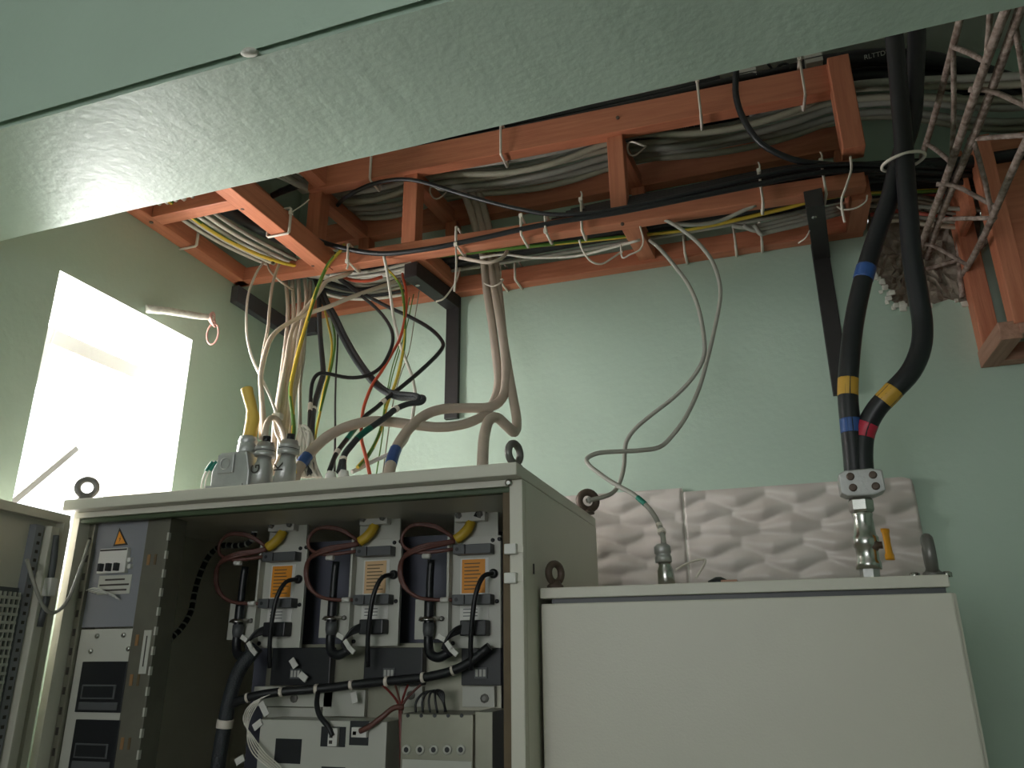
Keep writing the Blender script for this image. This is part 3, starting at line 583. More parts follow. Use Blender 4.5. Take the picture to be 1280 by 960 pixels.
for x, k in posts:
    plank('post', V(x, fy(x)+.005, 2.90), V(x, fy(x)+.005, zt0-.04), .052, .058, M_WOOD, tr, (0, 1, 0))
    plank('post', V(x+.03, YB-.025, 2.90), V(x+.03, YB-.025, 3.14), .046, .05, M_WOOD, tr, (0, 1, 0))
    plank('crosspiece', V(x, fy(x)+.02, zt0-.05), V(x+.02, YB-.045, zt0-.05), .05, .05, M_WOOD, tr)
for x in (at(560, 380, 2.3).x-.03, at(785, 300, 2.13).x+.01):
    plank('crosspiece', V(x, fy(x)+.02, 2.880), V(x+.02, YB-.045, 2.880), .055, .060, M_WOOD, tr)
plank('post', V(.362, 2.085, 2.945), V(.362, 2.085, zt0+.055), .06, .06, M_WOOD, tr, (0, 1, 0))        # right end hanger
plank('crosspiece', V(.375, 2.16, 2.885), V(.375, YB-.045, 2.885), .055, .10, M_WOOD, tr)
plank('post', V(.375, YB-.025, 2.90), V(.375, YB-.025, 3.14), .046, .05, M_WOOD, tr, (0, 1, 0))
def scr(px, py, Y):
    q = at(px, py, Y); MB().lathe(q, (0, -1, -.2), [(-.002, .006), (.0015, .006), (.002, .004)], 8).build('screw', M_IRONB, tr)
for (px, py, Y) in ((772, 147, 2.062), (1057, 83, 2.085), (778, 280, 2.08)): scr(px, py, Y)
for (px, py) in ((303, 261), (391, 332), (189, 278), (341, 329)):
    q = atz(px, py, 2.848); MB().lathe(q, (0, 0, -1), [(-.004, .006), (.0015, .006), (.002, .003)], 8).build('screw', M_IRONB, tr)

# second timber frame at the right
dt = thing('timber_duct', 'reddish timber duct frame hanging on the wall beside the broken hole', 'duct frame', (.8, 2.3, 2.36))
for (x, y) in ((.672, YB-.025), (.705, 2.19), (1.0, 2.19), (1.0, YB-.025)):
    plank('post', V(x, y, 2.40), V(x, y, 2.98), .05, .055, M_WOOD, dt, (0, 1, 0))
plank('crosspiece', V(.668, 2.17, 2.385), V(.668, YB-.002, 2.385), .05, .05, M_WOOD2, dt); plank('crosspiece', V(1.0, 2.17, 2.385), V(1.0, YB-.002, 2.385), .05, .05, M_WOOD2, dt)
plank('crosspiece', V(.69, 2.19, 2.40), V(.98, 2.19, 2.40), .05, .055, M_WOOD2, dt); plank('crosspiece', V(.69, YB-.03, 2.385), V(.98, YB-.03, 2.385), .05, .05, M_WOOD2, dt)
MB().box((.735, 2.185, 2.43), (.975, 2.2, 2.98)).build('front_board', M_WOOD, dt, bevel=.002); MB().box((.655, 2.21, 2.76), (.668, YB-.05, 2.97)).build('side_board', M_WOOD, dt, bevel=.002)

# black steel wall brackets
def bracket(arm0, arm1, leg_top, leg_bot, label, w_=.05):
    t = thing('steel_bracket', label, 'bracket', leg_bot); 
    plank('arm', arm0, arm1, w_, .055, M_STEELBLK, t, bevel=.002)
    plank('leg', leg_top, leg_bot, .05, .02, M_STEELBLK, t, (0, 1, 0), bevel=.002)
    q = MB(); p = Vector(arm0); q.lathe(p+V(0, .06, -.028), (0, 0, -1), [(0, .008), (.003, .008), (.004, .004)], 8); q.build('bolt', M_STEEL, t)
xb = at(567, 400, YB-.01).x
bracket(V(at(516, 345, 2.12).x+.0, 2.10, 2.818), V(xb, YB-.012, 2.818), V(xb, YB-.012, 2.842), V(xb, YB-.012, at(566, 525, YB).z), 'black steel wall bracket under the timber tray beside the beige hoses')
xb2 = at(1044, 400, YB-.01).x
p0 = at(1022, 250, 2.06)
bracket(V(at(1019, 262, 2.08).x, 2.07, 2.815), V(xb2-.01, YB-.012, 2.80), V(xb2-.012, YB-.012, 2.83), V(at(1050, 480, YB).x, YB-.012, at(1052, 495, YB).z), 'black steel wall bracket under the right end of the tray beside the thick black cables')
t = thing('steel_bracket', 'dark grey steel bar on the wall at the corner under the tray', 'bracket', (XL+.012, 2.22, 2.76)); MB().box((XL, 2.04, 2.775), (XL+.03, YB, 2.838)).build('bar', mat('grey_steel_bar', srgb(78, 78, 84), .5), t, bevel=.002)
MB().box((XL, YB-.03, 2.775), (XL+.14, YB, 2.838)).build('corner_bar', MATS['grey_steel_bar'], t, bevel=.002)

# ------------------------------------------------------------------ rebar lattice in the broken slab
lt = thing('rebar_girder', 'rusty exposed rebar lattice girder running into the broken concrete', 'rebar', (.56, 1.8, 2.62))
def chord(x, z, r, y0=1.20, y1=2.44, dx=0):
    b = MB(); n = 26; P = []; 
    for i in range(n+1):
        t = i/n; P.append(V(x+dx*t+.003*math.sin(t*9+x*50), y0+(y1-y0)*t, z+.004*math.sin(t*7+z*40)))
    b.tube(P, r, 8, 0, 1); b.build('chord_bar', M_RUST, lt); return P
A = chord(.553, 2.95, .0088); B1 = chord(.547, 2.752, .0098); B2 = chord(.575, 2.752, .0098); C1 = chord(.648, 2.655, .009, 1.3); 
def web(P, Q, n0, dn_, cnt, r=.006):
    for k in range(cnt):
        i = n0+k*dn_; j = i+dn_//2
        if j+dn_//2 >= len(P): break
        for (a_, b_) in ((P[i], Q[j]), (Q[j], P[i+dn_])) if i+dn_ < len(P) else ((P[i], Q[j]),):
            q = MB(); e = (b_-a_).normalized()*.012; q.tube([a_-e, (a_+b_)/2+V(.004, 0, 0), b_+e], r, 7, 0, 2); q.build('web_bar', M_RUST, lt)
web(A, B1, 3, 8, 3, .0062); web(B2, C1, 5, 8, 3, .0062); 
for y in (1.62, 2.0, 2.33):
    q = MB(); q.tube([V(.53, y, 2.752), V(.57, y+.005, 2.742), V(.61, y, 2.70), V(.66, y+.01, 2.655)], .006, 7, 0, 3); q.build('stirrup', M_RUST, lt)
q = MB(); q.tube([at(1195, 262, 2.36), at(1198, 300, 2.38), at(1200, 340, 2.39), at(1203, 372, 2.40)], .008, 7, 0, 3); q.build('bent_bar', M_RUST, lt)
q = MB(); q.tube([at(1158, 336, 2.42), at(1180, 330, 2.40), at(1215, 318, 2.36), at(1235, 300, 2.34)], .007, 7, 0, 3); q.build('bent_bar', M_RUST, lt)

# ------------------------------------------------------------------ cables on the tray
# grey cables on the upper tier
knots = [-1.42, -.98, -.30, .375]
def sag(x):
    for q0, q1 in zip(knots, knots[1:]):
        if q0 <= x <= q1: return math.sin(math.pi*(x-q0)/(q1-q0))
    return 0
for i in range(8):
    yy = 2.125+i*.024; zz = 3.212+(.024 if i % 3 == 2 else 0); am = random.uniform(.012, .06)
    P = [V(-1.60+.03*i, 1.25, zz+.02), V(-1.58+.02*i, 1.8, zz+.02), V(-1.5+.01*i, yy-.1, zz+.01)] if i < 4 else []
    P += [V(-1.38+j*.125, yy+.006*math.sin(j*1.1+i), zz-am*sag(-1.38+j*.125)) for j in range(15)]
    P += [V(.55, yy, zz-.03), V(.8, yy-.02, zz-.10-.008*i), V(1.15, yy-.05, zz-.17-.008*i)]
    cable('grey_cable', P, .0115, M_OLIVE if i % 2 else M_GREY, 'olive cable lying along the upper tier of the timber tray' if i % 2 else 'grey cable lying along the upper tier of the timber tray', 'olive cables on the upper tier' if i % 2 else 'grey cables on the upper tier', world=True, seg=7, sub=3)
# black cables along the top rail
cable('black_cable', [(350, 240, 2.09), (420, 214, 2.09), (500, 193, 2.10), (600, 171, 2.10), (700, 150, 2.105), (800, 128, 2.11), (900, 104, 2.12), (960, 92, 2.16), (1010, 80, 2.2)], .013, M_BLK, 'thick black cable lying on top of the upper front rail')
cable('black_cable', [(340, 245, 2.12), (420, 208, 2.12), (500, 186, 2.13), (600, 163, 2.13), (700, 143, 2.13), (800, 122, 2.13), (900, 99, 2.14)], .012, M_BLK, 'black cable just behind the one on the upper front rail')
def print_on(px, py, Y, body, size, parent, slope=-.2):
    q = at(px, py, Y); b = MB(); b.text(body, q, V(1, 0, slope*-.0+.02), V(0, -.35, .94), size); b.build('print', M_INKW, parent)
o = cable('black_cable', [(560, 200, 2.30), (700, 190, 2.24), (780, 176, 2.20), (850, 160, 2.18), (930, 143, 2.18), (960, 136, 2.18)], .0145, M_BLK, 'black printed cable running under the upper front rail to a grey coupling')
print_on(853, 160, 2.162, 'RLTTDW   F', .016, o)
b = MB(); P0 = at(936, 142, 2.17); P1 = at(975, 131, 2.17); b.lathe(P0, P1-P0, [(0, .017), (.02, .017), (.021, .012), (.035, .012), (.036, .016), (.06, .016), (.07, .010), (.09, .010)], 12); tag(b.build('cable_coupling', M_ALU), 'grey metal cable coupling below the upper front rail', 'coupling')
for k, (px, py, lb_) in enumerate(((935, 94, 'pale clamp block above the upper rail beside the drooping black cable'), (1017, 76, 'pale clamp block above the upper rail near its right end'))):
    q = at(px, py, 2.15); t = thing('clamp_block', lb_, 'clamp', q-V(0, 0, .02)); MB().obox(Matrix.Translation(q), .052, .03, .034).build('block', M_PLAST, t, bevel=.003); MB().obox(Matrix.Translation(q+V(0, -.0155, 0)), .053, .002, .003).build('seam', M_DKGR, t)
cable('black_cable', [(960, 80, 2.2), (968, 88, 2.18), (974, 82, 2.18), (984, 80, 2.18), (988, 88, 2.17)], .004, M_BLK, 'short bent black wire between the pale clamp blocks')
cable('black_cable', [(920, 60, 1.98), (920, 90, 2.0), (920, 120, 2.02), (930, 150, 2.03), (952, 180, 2.04), (990, 199, 2.06), (1027, 205, 2.08), (1065, 207, 2.11), (1120, 203, 2.16), (1200, 200, 2.22), (1300, 196, 2.28)], .0095, M_BLK, 'black cable drooping over the upper rail and turning along the tray')
# big black cables to the right, top
o = cable('black_cable', [(1000, 86, 2.20), (1040, 78, 2.18), (1090, 72, 2.17), (1150, 74, 2.17), (1210, 86, 2.2), (1260, 102, 2.2), (1310, 118, 2.2)], .027, M_BLK, 'very thick black printed cable passing behind the rebar above the tray end', sub=5, seg=12)
print_on(1098, 68, 2.135, 'RLTTDW', .020, o)
cable('black_cable', [(985, 100, 2.26), (1040, 100, 2.24), (1100, 93, 2.23), (1160, 98, 2.22), (1220, 110, 2.22), (1310, 132, 2.22)], .027, M_BLK, 'very thick black cable just below the printed one at the tray end', sub=5, seg=12)
cable('black_cable', [(1060, 88, 2.3), (1120, 86, 2.3), (1200, 98, 2.3), (1300, 116, 2.3)], .02, M_BLK, 'thick black cable behind the printed one near the ceiling')
# black bundle along front bottom rail
cable('black_cable', [(414, 268, 2.25), (424, 254, 2.12), (435, 245, 2.03), (460, 232, 2.01), (490, 225, 2.01), (515, 225, 2.01), (540, 231, 2.015), (572, 241, 2.02), (610, 252, 2.03), (647, 261, 2.035), (690, 268, 2.04), (740, 266, 2.045), (800, 256, 2.05), (860, 242, 2.05), (920, 228, 2.055), (980, 214, 2.06), (1040, 206, 2.08), (1110, 206, 2.12), (1200, 212, 2.2), (1300, 216, 2.25)], .0072, M_BLK, 'black cable arching over the tray posts then following the lower front rail')
cable('black_cable', [(300, 240, 1.75), (330, 262, 1.86), (358, 282, 1.94), (380, 293, 1.99), (410, 305, 2.01), (447, 314, 2.025), (485, 317, 2.03), (535, 311, 2.03), (572, 304, 2.035), (610, 296, 2.04), (650, 287, 2.04), (700, 277, 2.045), (775, 265, 2.05), (850, 250, 2.055), (920, 236, 2.06), (1000, 220, 2.07), (1060, 213, 2.1), (1140, 214, 2.16), (1300, 228, 2.28)], .0085, M_BLK, 'black cable coming off the side tray and tied along the lower front rail')
for i in range(5):
    cable('black_cable', [(690+i*6, 276-i*3, 2.10+.012*i), (780, 258-i*2, 2.10+.012*i), (860, 243-i*2, 2.10+.012*i), (940, 226-i*2, 2.11+.012*i), (1010, 212-i, 2.12+.012*i), (1080, 206+i*3, 2.14+.012*i), (1160, 208+i*4, 2.2), (1300, 216+i*5, 2.28)], .009, M_BLK, 'black cable lying on top of the lower front rail', 'black cables on the lower front rail', sub=3)
# lower tier: black thick, grey and white seen from below
for i in range(4):
    yy = 2.165+i*.04
    P = [V(-1.55, 1.3+.02*i, 2.93), V(-1.5, 1.8, 2.93), V(-1.35+.03*i, yy-.05, 2.925), V(-1.1, yy, 2.925), V(-.8, yy, 2.925), V(-.4, yy, 2.928), V(0, yy+.01, 2.922), V(.35, yy, 2.93), V(.7, yy+.02, 2.91), V(1.1, yy, 2.9)]
    cable('black_cable', P, .019, M_BLK, 'thick black cable on the lower tier of the timber tray', 'black cables on the lower tier', world=True, sub=4)
for i in range(5):
    yy = 2.20+i*.024; z = 2.90-.003*(i % 2)
    P = [V(-1.64+.03*i, 1.25, z), V(-1.63+.03*i, 1.7, z-.01), V(-1.60+.03*i, 1.95, z), V(-1.50+.03*i, yy-.06, z), V(-1.3, yy, z), V(-1.1, yy, z+.004)] + ([V(-.9, yy+.01, z+.05), V(-.6, yy+.01, z+.07)] if i < 4 else [V(-.95, yy, z), V(-.5, yy+.005, z), V(-.1, yy-.01, z-.006), V(.3, yy, z), V(.5, yy+.02, z-.02), V(.75, yy, z-.06-.01*i)])
    cable('white_cable', P, .0068, M_WHITE if i < 4 else M_GREY, 'white cable turning out of the side tray onto the lower tier' if i < 4 else 'single grey cable among the black ones on the lower tier', 'white cables on the lower tier' if i < 4 else None, world=True, sub=4)
cable('earth_cable', [V(-1.60, 1.3, 2.89), V(-1.59, 1.6, 2.885), V(-1.565, 1.80, 2.875), V(-1.50, 1.97, 2.872), V(-1.40, 2.10, 2.885), V(-1.2, 2.16, 2.90), V(-.8, 2.2, 2.90), V(-.35, 2.24, 2.89), V(-.1, 2.25, 2.882), V(.15, 2.24, 2.892), V(.32, 2.23, 2.90), V(.6, 2.26, 2.88)], .0066, M_YEL, 'yellow and green earth cable running inside the tray', None, 'cable', stripe=M_GRN, world=True)
for i in range(3):
    cable('grey_cable', [(915+i*14, 282, 2.24), (935+i*8, 284+i*4, 2.245), (960, 280+i*5, 2.25), (1010, 268+i*5, 2.26), (1050, 258+i*4, 2.27)], .008, M_GREY, 'grey cable sagging below the lower tier beside the right bracket', 'grey cables near the right bracket')
cable('grey_cable', [(842, 280, 2.13), (870, 281, 2.14), (900, 276, 2.14), (925, 265, 2.13), (945, 256, 2.12)], .0062, M_GREY, 'short grey cable sagging under the lower front rail')
cable('white_cable', [(600, 322, 2.13), (630, 318, 2.15), (665, 322, 2.17), (720, 320, 2.18), (770, 308, 2.16), (800, 300, 2.15)], .0045, M_WHITE, 'thin white cable drooping beneath the tray left of its middle post')
cable('white_cable', [(575, 322, 2.10), (595, 326, 2.07), (612, 328, 2.06), (628, 322, 2.07), (634, 314, 2.09)], .0062, M_HOSE, 'small beige cable loop hanging in front of the hoses')
# cut cable ends in the wall hole
for i in range(12):
    y_ = 222+i*5.2+random.uniform(-2, 2); x_ = 1150+random.uniform(-10, 10)
    cable('cut_cable', [(1070+i*2, y_-8+i, 2.35), (1120, y_-4, 2.36), (x_+10, y_, 2.34), (x_+50+random.uniform(0, 30), y_+8+random.uniform(-3, 6), 2.37)], random.uniform(.0055, .0085), [M_GREY, M_BEIGE, M_BLK, M_GREY, mat('pink_cable', srgb(214, 110, 98), .5)][i % 5 if i else 4], 'cable end lying in the broken wall hole', 'cables in the wall hole', seg=6, sub=3)

# ------------------------------------------------------------------ drops to the open cabinet
for k, pts in enumerate(([(357, 350, 2.14), (360, 385, 2.1), (358, 420, 2.03), (352, 470, 1.86), (346, 512, 1.70), (343, 540, 1.60), (341, 590, 1.56)],
                         [(365, 350, 2.15), (367, 390, 2.1), (364, 425, 2.03), (358, 470, 1.88), (352, 520, 1.68), (350, 560, 1.60), (349, 592, 1.57)],
                         [(373, 350, 2.15), (374, 385, 2.1), (370, 412, 2.05), (364, 450, 1.96), (358, 500, 1.76), (353, 535, 1.64), (346, 592, 1.58)],
                         [(381, 350, 2.16), (383, 375, 2.12), (378, 402, 2.07), (371, 440, 1.98), (363, 500, 1.76), (357, 540, 1.64), (354, 592, 1.58)],
                         [(388, 352, 2.18), (386, 380, 2.14), (380, 420, 2.06), (372, 470, 1.9), (364, 520, 1.72), (356, 592, 1.6)])):
    cable('beige_cable', pts, .0072, M_BEIGE, 'beige cable dropping from the tray to the connector cluster', 'beige drop cables')
cable('beige_cable', [(440, 338, 2.13), (431, 344, 2.09), (409, 351, 2.06), (398, 366, 2.04), (383, 385, 2.02), (369, 404, 1.99), (362, 425, 1.95), (357, 457, 1.88), (349, 500, 1.72), (345, 535, 1.6)], .0075, M_BEIGE, 'beige cable sweeping off the lower front rail into the drop bundle')
cable('beige_cable', [(500, 350, 2.2), (483, 356, 2.17), (443, 370, 2.08), (409, 384, 2.02), (388, 391, 1.99), (357, 406, 1.92), (340, 421, 1.87), (332, 440, 1.83), (326, 468, 1.76), (327, 495, 1.68), (329, 520, 1.56), (330, 548, 1.465)], .0075, M_BEIGE, 'long beige cable crossing in front of the drop bundle to the lettered connector')
cable('white_cable', [(334, 316, 2.08), (332, 324, 2.03), (320, 342, 2.0), (310, 370, 1.97), (308, 405, 1.92), (310, 428, 1.87), (316, 450, 1.82), (327, 473, 1.76), (337, 494, 1.7), (346, 518, 1.62)], .0042, M_WHITE, 'thin white cable bowing out left from the tray corner')
cable('white_cable', [(353, 314, 2.08), (352, 322, 2.03), (342, 350, 2.0), (337, 385, 1.95), (335, 410, 1.9), (329, 440, 1.84), (326, 470, 1.76), (327, 495, 1.68), (326, 548, 1.48)], .0050, M_BEIGE, 'thin pale cable straight down from the tray corner')
cable('white_cable', [(333, 318, 2.06), (336, 336, 2.02), (346, 348, 2.02), (358, 357, 2.06), (366, 362, 2.12)], .0036, M_BEIGE, 'short pale wire curling under the tray corner')
cable('earth_cable', [(430, 306, 2.06), (425, 314, 2.02), (410, 331, 2.0), (397, 360, 1.98), (390, 382, 1.95), (377, 425, 1.87), (367, 465, 1.78), (363, 490, 1.72), (366, 520, 1.64), (367, 538, 1.58), (365, 560, 1.54), (368, 592, 1.52)], .0060, M_YEL, 'yellow and green earth cable dropping in front of the beige bundle', stripe=M_GRN)
cable('grey_cable', [(384, 365, 2.15), (382, 402, 2.1), (380, 442, 2.0), (375, 480, 1.9), (375, 528, 1.72), (372, 592, 1.6)], .0055, M_GREY, 'dark grey cable behind the yellow earth cable')
cable('black_cable', [(399, 370, 2.15), (399, 392, 2.1), (400, 416, 2.04), (402, 440, 1.98), (404, 466, 1.9), (400, 482, 1.84), (393, 507, 1.74), (390, 528, 1.66), (388, 594, 1.56)], .0085, M_BLK2, 'black cable hanging straight behind the crossing cable', bands=[(.78, .80, M_TIE, 'tie', 1.15)])
for k, off in enumerate((0, 5)):
    cable('black_cable', [(392+off, 345, 2.2), (404+off, 377, 2.14), (414+off, 394, 2.1), (427+off, 421, 2.04), (443+off, 449, 1.97), (460+off, 472, 1.9), (476+off, 487, 1.86), (497, 497-off, 1.83), (517, 497-off*.6, 1.81), (529-off, 497, 1.80), (526-off, 503, 1.79), (510, 505, 1.77), (495, 511, 1.74), (485, 519, 1.71), (470, 530, 1.67), (452, 543, 1.63), (440, 556, 1.6), (430, 570, 1.57), (424+off, 590, 1.54)], .0078, M_BLK2, 'black cable swinging right in a hairpin and doubling back to the white glands' , 'doubled-back black cables', bands=[(.66, .68, M_TIE, 'tie', 1.2), (.80, .86, M_TEAL, 'tape', 1.06), (.955, .965, M_TIE, 'sleeve', 1.15)])
cable('black_cable', [(424, 349, 2.15), (452, 370, 2.1), (474, 389, 2.05), (488, 409, 2.0), (491, 427, 1.96), (484, 447, 1.93), (474, 461, 1.9), (457, 470, 1.87), (435, 472, 1.84), (409, 467, 1.8), (397, 468, 1.78), (390, 480, 1.76), (388, 505, 1.72), (387, 525, 1.66), (386, 592, 1.57)], .0056, M_BLK, 'black cable looping left across the drop bundle', bands=[(.86, .90, M_TIE, 'sleeve', 1.2)])
cable('black_cable', [(426, 349, 2.14), (452, 366, 2.12), (486, 384, 2.1), (512, 396, 2.07), (538, 411, 2.04), (553, 427, 2.0), (551, 438, 1.97), (534, 456, 1.93), (510, 477, 1.88), (485, 497, 1.82), (470, 510, 1.78), (455, 522, 1.74), (436, 546, 1.66), (421, 566, 1.59), (412, 588, 1.54)], .0062, M_BLK, 'black cable bulging right to the bracket leg then back to the roof', bands=[(.66, .68, M_TIE, 'tie', 1.2), (.82, .87, M_TEAL, 'tape', 1.08), (.92, .935, M_TIE, 'sleeve', 1.2)])
cable('red_cable', [(503, 342, 2.18), (505, 351, 2.15), (508, 366, 2.12), (507, 392, 2.06), (501, 420, 2.0), (491, 440, 1.96), (477, 464, 1.9), (465, 482, 1.86), (455, 508, 1.79), (452, 530, 1.73), (452, 550, 1.68), (457, 570, 1.62), (462, 592, 1.58)], .0046, M_RED, 'orange-red cable dropping from the tray to the roof')
cable('earth_cable', [(482, 335, 2.16), (492, 345, 2.14), (501, 358, 2.12), (505, 380, 2.08), (506, 423, 2.0), (501, 454, 1.93), (494, 480, 1.87), (484, 505, 1.81), (475, 540, 1.72), (462, 566, 1.66), (447, 584, 1.6)], .0046, M_YEL, 'yellow and green earth cable beside the orange-red one', stripe=M_GRN)
for k, pts in enumerate(([(517, 368, 2.2), (508, 410, 2.1), (496, 450, 1.99), (488, 480, 1.91), (482, 512, 1.83), (478, 545, 1.75), (470, 595, 1.64)], [(524, 364, 2.2), (518, 400, 2.12), (511, 440, 2.03), (500, 470, 1.95), (490, 510, 1.85), (484, 550, 1.75), (478, 595, 1.65)], [(512, 372, 2.2), (502, 420, 2.08), (490, 460, 1.97), (482, 500, 1.87), (472, 550, 1.74), (450, 588, 1.62)])):
    cable('thin_wire', pts, .0018, M_GRN if k != 1 else M_OLIVE, 'thin green wire hanging behind the orange-red cable', 'thin green wires', 'wire', 6)
cable('white_cable', [(479, 316, 2.04), (484, 341, 2.05), (488, 368, 2.05), (493, 402, 2.03), (501, 433, 2.0), (510, 457, 1.97), (516, 474, 1.94), (519, 493, 1.91), (517, 512, 1.87), (512, 540, 1.8), (500, 560, 1.74), (470, 575, 1.66), (440, 590, 1.6)], .0052, M_WHITE, 'white cable curving down in front of the tray to the hose')
for k, off in enumerate((0, 6)):
    cable('earth_cable', [(402+off, 372, 2.2), (410+off, 405, 2.13), (415+off*.6, 430, 2.06), (412+off*.3, 460, 1.98), (405+off*.3, 488, 1.9), (400, 515, 1.82), (394, 545, 1.72), (388, 592, 1.62)], .0040, M_YEL if k == 0 else M_GRN, 'thin yellow-green earth cable behind the straight black cable', 'thin earth cables behind the bundle')
cable('black_cable', [(422, 400, 2.18), (422, 430, 2.1), (420, 467, 2.0), (419, 505, 1.88), (419, 545, 1.74), (418, 594, 1.62)], .0030, M_BLK, 'thin black wire hanging straight between the looping cables', cat='wire')
cable('black_cable', [(500, 350, 2.25), (460, 362, 2.26), (430, 360, 2.24), (405, 350, 2.22), (385, 345, 2.2)], .010, M_BLK, 'black cable lying low in the tray above the drops')
cable('red_cable', [(478, 346, 2.2), (460, 351, 2.18), (440, 350, 2.16), (425, 345, 2.14)], .006, M_RED, 'short reddish cable under the lower front rail')
for i in range(5):
    cable('pale_cable', [(505, 348+i*5, 2.26), (480, 356+i*4, 2.26), (455, 358+i*4, 2.26), (425, 352+i*5, 2.25), (400, 345+i*5, 2.24)], .006, [M_WHITE, M_GREY, M_OLIVE, M_BLK2, M_WHITE][i], 'cable tangle strand above the drops', 'tangled cables above the drops', seg=6, sub=3)
# beige hoses
HB = [(.955, .985, M_BLUE, 'tape', 1.08)]
cable('beige_hose', [(545, 226, 2.3), (565, 222, 2.28), (578, 238, 2.27), (588, 262, 2.26), (596, 290, 2.25), (604, 320, 2.23), (608, 360, 2.2), (615, 405, 2.15), (620, 445, 2.1), (623, 475, 2.05), (619, 498, 2.0), (608, 516, 1.95), (592, 526, 1.9), (572, 532, 1.86), (547, 534, 1.82), (517, 531, 1.78), (485, 527, 1.74), (460, 527, 1.7), (435, 533, 1.66), (412, 544, 1.62), (395, 558, 1.59), (382, 573, 1.56), (372, 588, 1.54), (366, 606, 1.52)], .0135, M_HOSE, 'beige hose sweeping far left to the connector cluster', 'hoses', 'hose', 12, bands=[(.905, .935, M_BLUE, 'tape', 1.08)])
cable('beige_hose', [(552, 222, 2.31), (575, 218, 2.29), (588, 236, 2.28), (597, 262, 2.27), (604, 290, 2.26), (612, 320, 2.24), (618, 360, 2.2), (626, 405, 2.14), (631, 440, 2.09), (632, 478, 2.03), (627, 499, 1.98), (611, 509, 1.94), (582, 510, 1.9), (556, 511, 1.86), (535, 517, 1.82), (517, 530, 1.77), (503, 547, 1.72), (493, 566, 1.67), (487, 588, 1.62), (486, 604, 1.6)], .0140, M_HOSE, 'beige hose bending to the roof with blue tape at its foot', 'hoses', 'hose', 12, bands=[(.885, .93, M_BLUE, 'tape', 1.09)])
cable('beige_hose', [(560, 218, 2.32), (582, 214, 2.3), (597, 236, 2.29), (605, 262, 2.28), (612, 290, 2.27), (618, 320, 2.25), (624, 370, 2.2), (629, 420, 2.14), (635, 460, 2.08), (641, 495, 2.0), (646, 526, 1.9), (643, 540, 1.84), (634, 533, 1.80), (621, 522, 1.77), (611, 526, 1.74), (606, 542, 1.70), (604, 560, 1.66), (603, 590, 1.62)], .0135, M_HOSE, 'beige hose ending in an upright stub beside the eye bolt', 'hoses', 'hose', 12)
q = at(603, 577, 1.62); b = MB(); b.lathe(V(q.x, 1.62, zt1), (0, 0, 1), [(0, .030), (.01, .030), (.012, .019), (.045, .019)], 14); tag(b.build('hose_collar', M_DKPL), 'black collar at the foot of the upright hose', 'collar')
q = at(487, 588, 1.62); b = MB(); b.lathe(V(q.x-.002, 1.615, zt1), (0, 0, 1), [(0, .026), (.02, .024), (.03, .020), (.05, .019)], 14); tag(b.build('hose_collar', M_BEIGE), 'pale collar at the foot of the blue-taped hose', 'collar')
# connectors on the roof
cp = at(296, 590, 1.46)
hc_ = thing('heavy_connector', 'boxy grey cast connector with a yellow stub tube on top', 'connector', (cp.x, 1.46, zt1))
b = MB(); xx = cp.x
b.prism([V(xx-.05, 1.435, zt1), V(xx+.052, 1.435, zt1), V(xx+.052, 1.435, zt1+.04), V(xx+.04, 1.435, zt1+.088), V(xx-.03, 1.435, zt1+.088), V(xx-.05, 1.435, zt1+.045)], V(0, .05, 0)); b.build('housing', M_ALU, hc_, bevel=.003)
MB().box((xx-.032, 1.429, zt1+.038), (xx+.012, 1.435, zt1+.082)).build('raised_panel', M_ALU, hc_, bevel=.002)
MB().torus((xx-.010, 1.428, zt1+.060), (0, 1, 0), .012, .0022).build('emblem', M_ALU, hc_)
MB().box((xx-.06, 1.43, zt1), (xx+.04, 1.49, zt1+.012)).build('base', M_ALU, hc_, bevel=.002)
MB().lathe((xx+.022, 1.46, zt1+.084), (0, 0, 1), [(0, .020), (.006, .023), (.022, .023), (.024, .021), (.030, .021), (.032, .022), (.044, .019)], 14).build('cap_nut', M_ALU, hc_)
b = MB(); zz = zt1+.12
b.tube([V(xx+.024, 1.46, zz-.01), V(xx+.026, 1.46, zz+.02), V(xx+.024, 1.465, zz+.055), V(xx+.016, 1.465, zz+.085), V(xx+.008, 1.46, zz+.112), V(xx+.002, 1.46, zz+.128)], .0145, 12, radii=[1, 1.1, 1.1, .92, .95, 1]); b.build('yellow_tube', M_YPAD, hc_)
for dx in (-.058, -.048): cable('white_wire', [V(xx+dx-.012, 1.43, zt1), V(xx+dx-.008, 1.428, zt1+.03), V(xx+dx+.004, 1.428, zt1+.055), V(xx+dx+.014, 1.43, zt1+.070)], .0016, M_WHITE, 'thin white wire looped at the boxy connector', 'wires at the boxy connector', 'wire', 6, world=True, bands=[(.55, .95, M_TEAL, 'tape', 2.4)])
def lettered(px, label, ch, lean):
    q = at(px, 590, 1.46); t = thing('round_connector', label, 'connector', (q.x, 1.46, zt1)); p = V(q.x, 1.46, zt1)
    d = V(lean, 0, 1).normalized()
    MB().lathe(p, d, [(0, .026), (.05, .022), (.064, .017), (.075, .016)], 16).build('shell', M_ALU, t)
    n = MB().lathe(p+d*.075, d, [(0, .023), (.004, .0245), (.010, .0245), (.011, .022), (.014, .022), (.015, .0245), (.022, .0245), (.024, .021), (.034, .018)], 16).build('lock_ring', M_ALU, t)
    MB().lathe(p+d*.088, d, [(0, .0228), (.002, .0228)], 16).build('ring_band', M_DKPL, n)
    MB().lathe(p+d*.108, d, [(0, .0095), (.016, .0095)], 10).build('sleeve', M_DKPL, t)
    b = MB(); b.text(ch, p+d*.043+V(-.003, -.0240, 0), (0, .02, 1), (-1, 0, 0), .032); b.build('letter', M_INK, t)
lettered(328, 'round grey connector lettered G beside the boxy connector', 'G', .03)
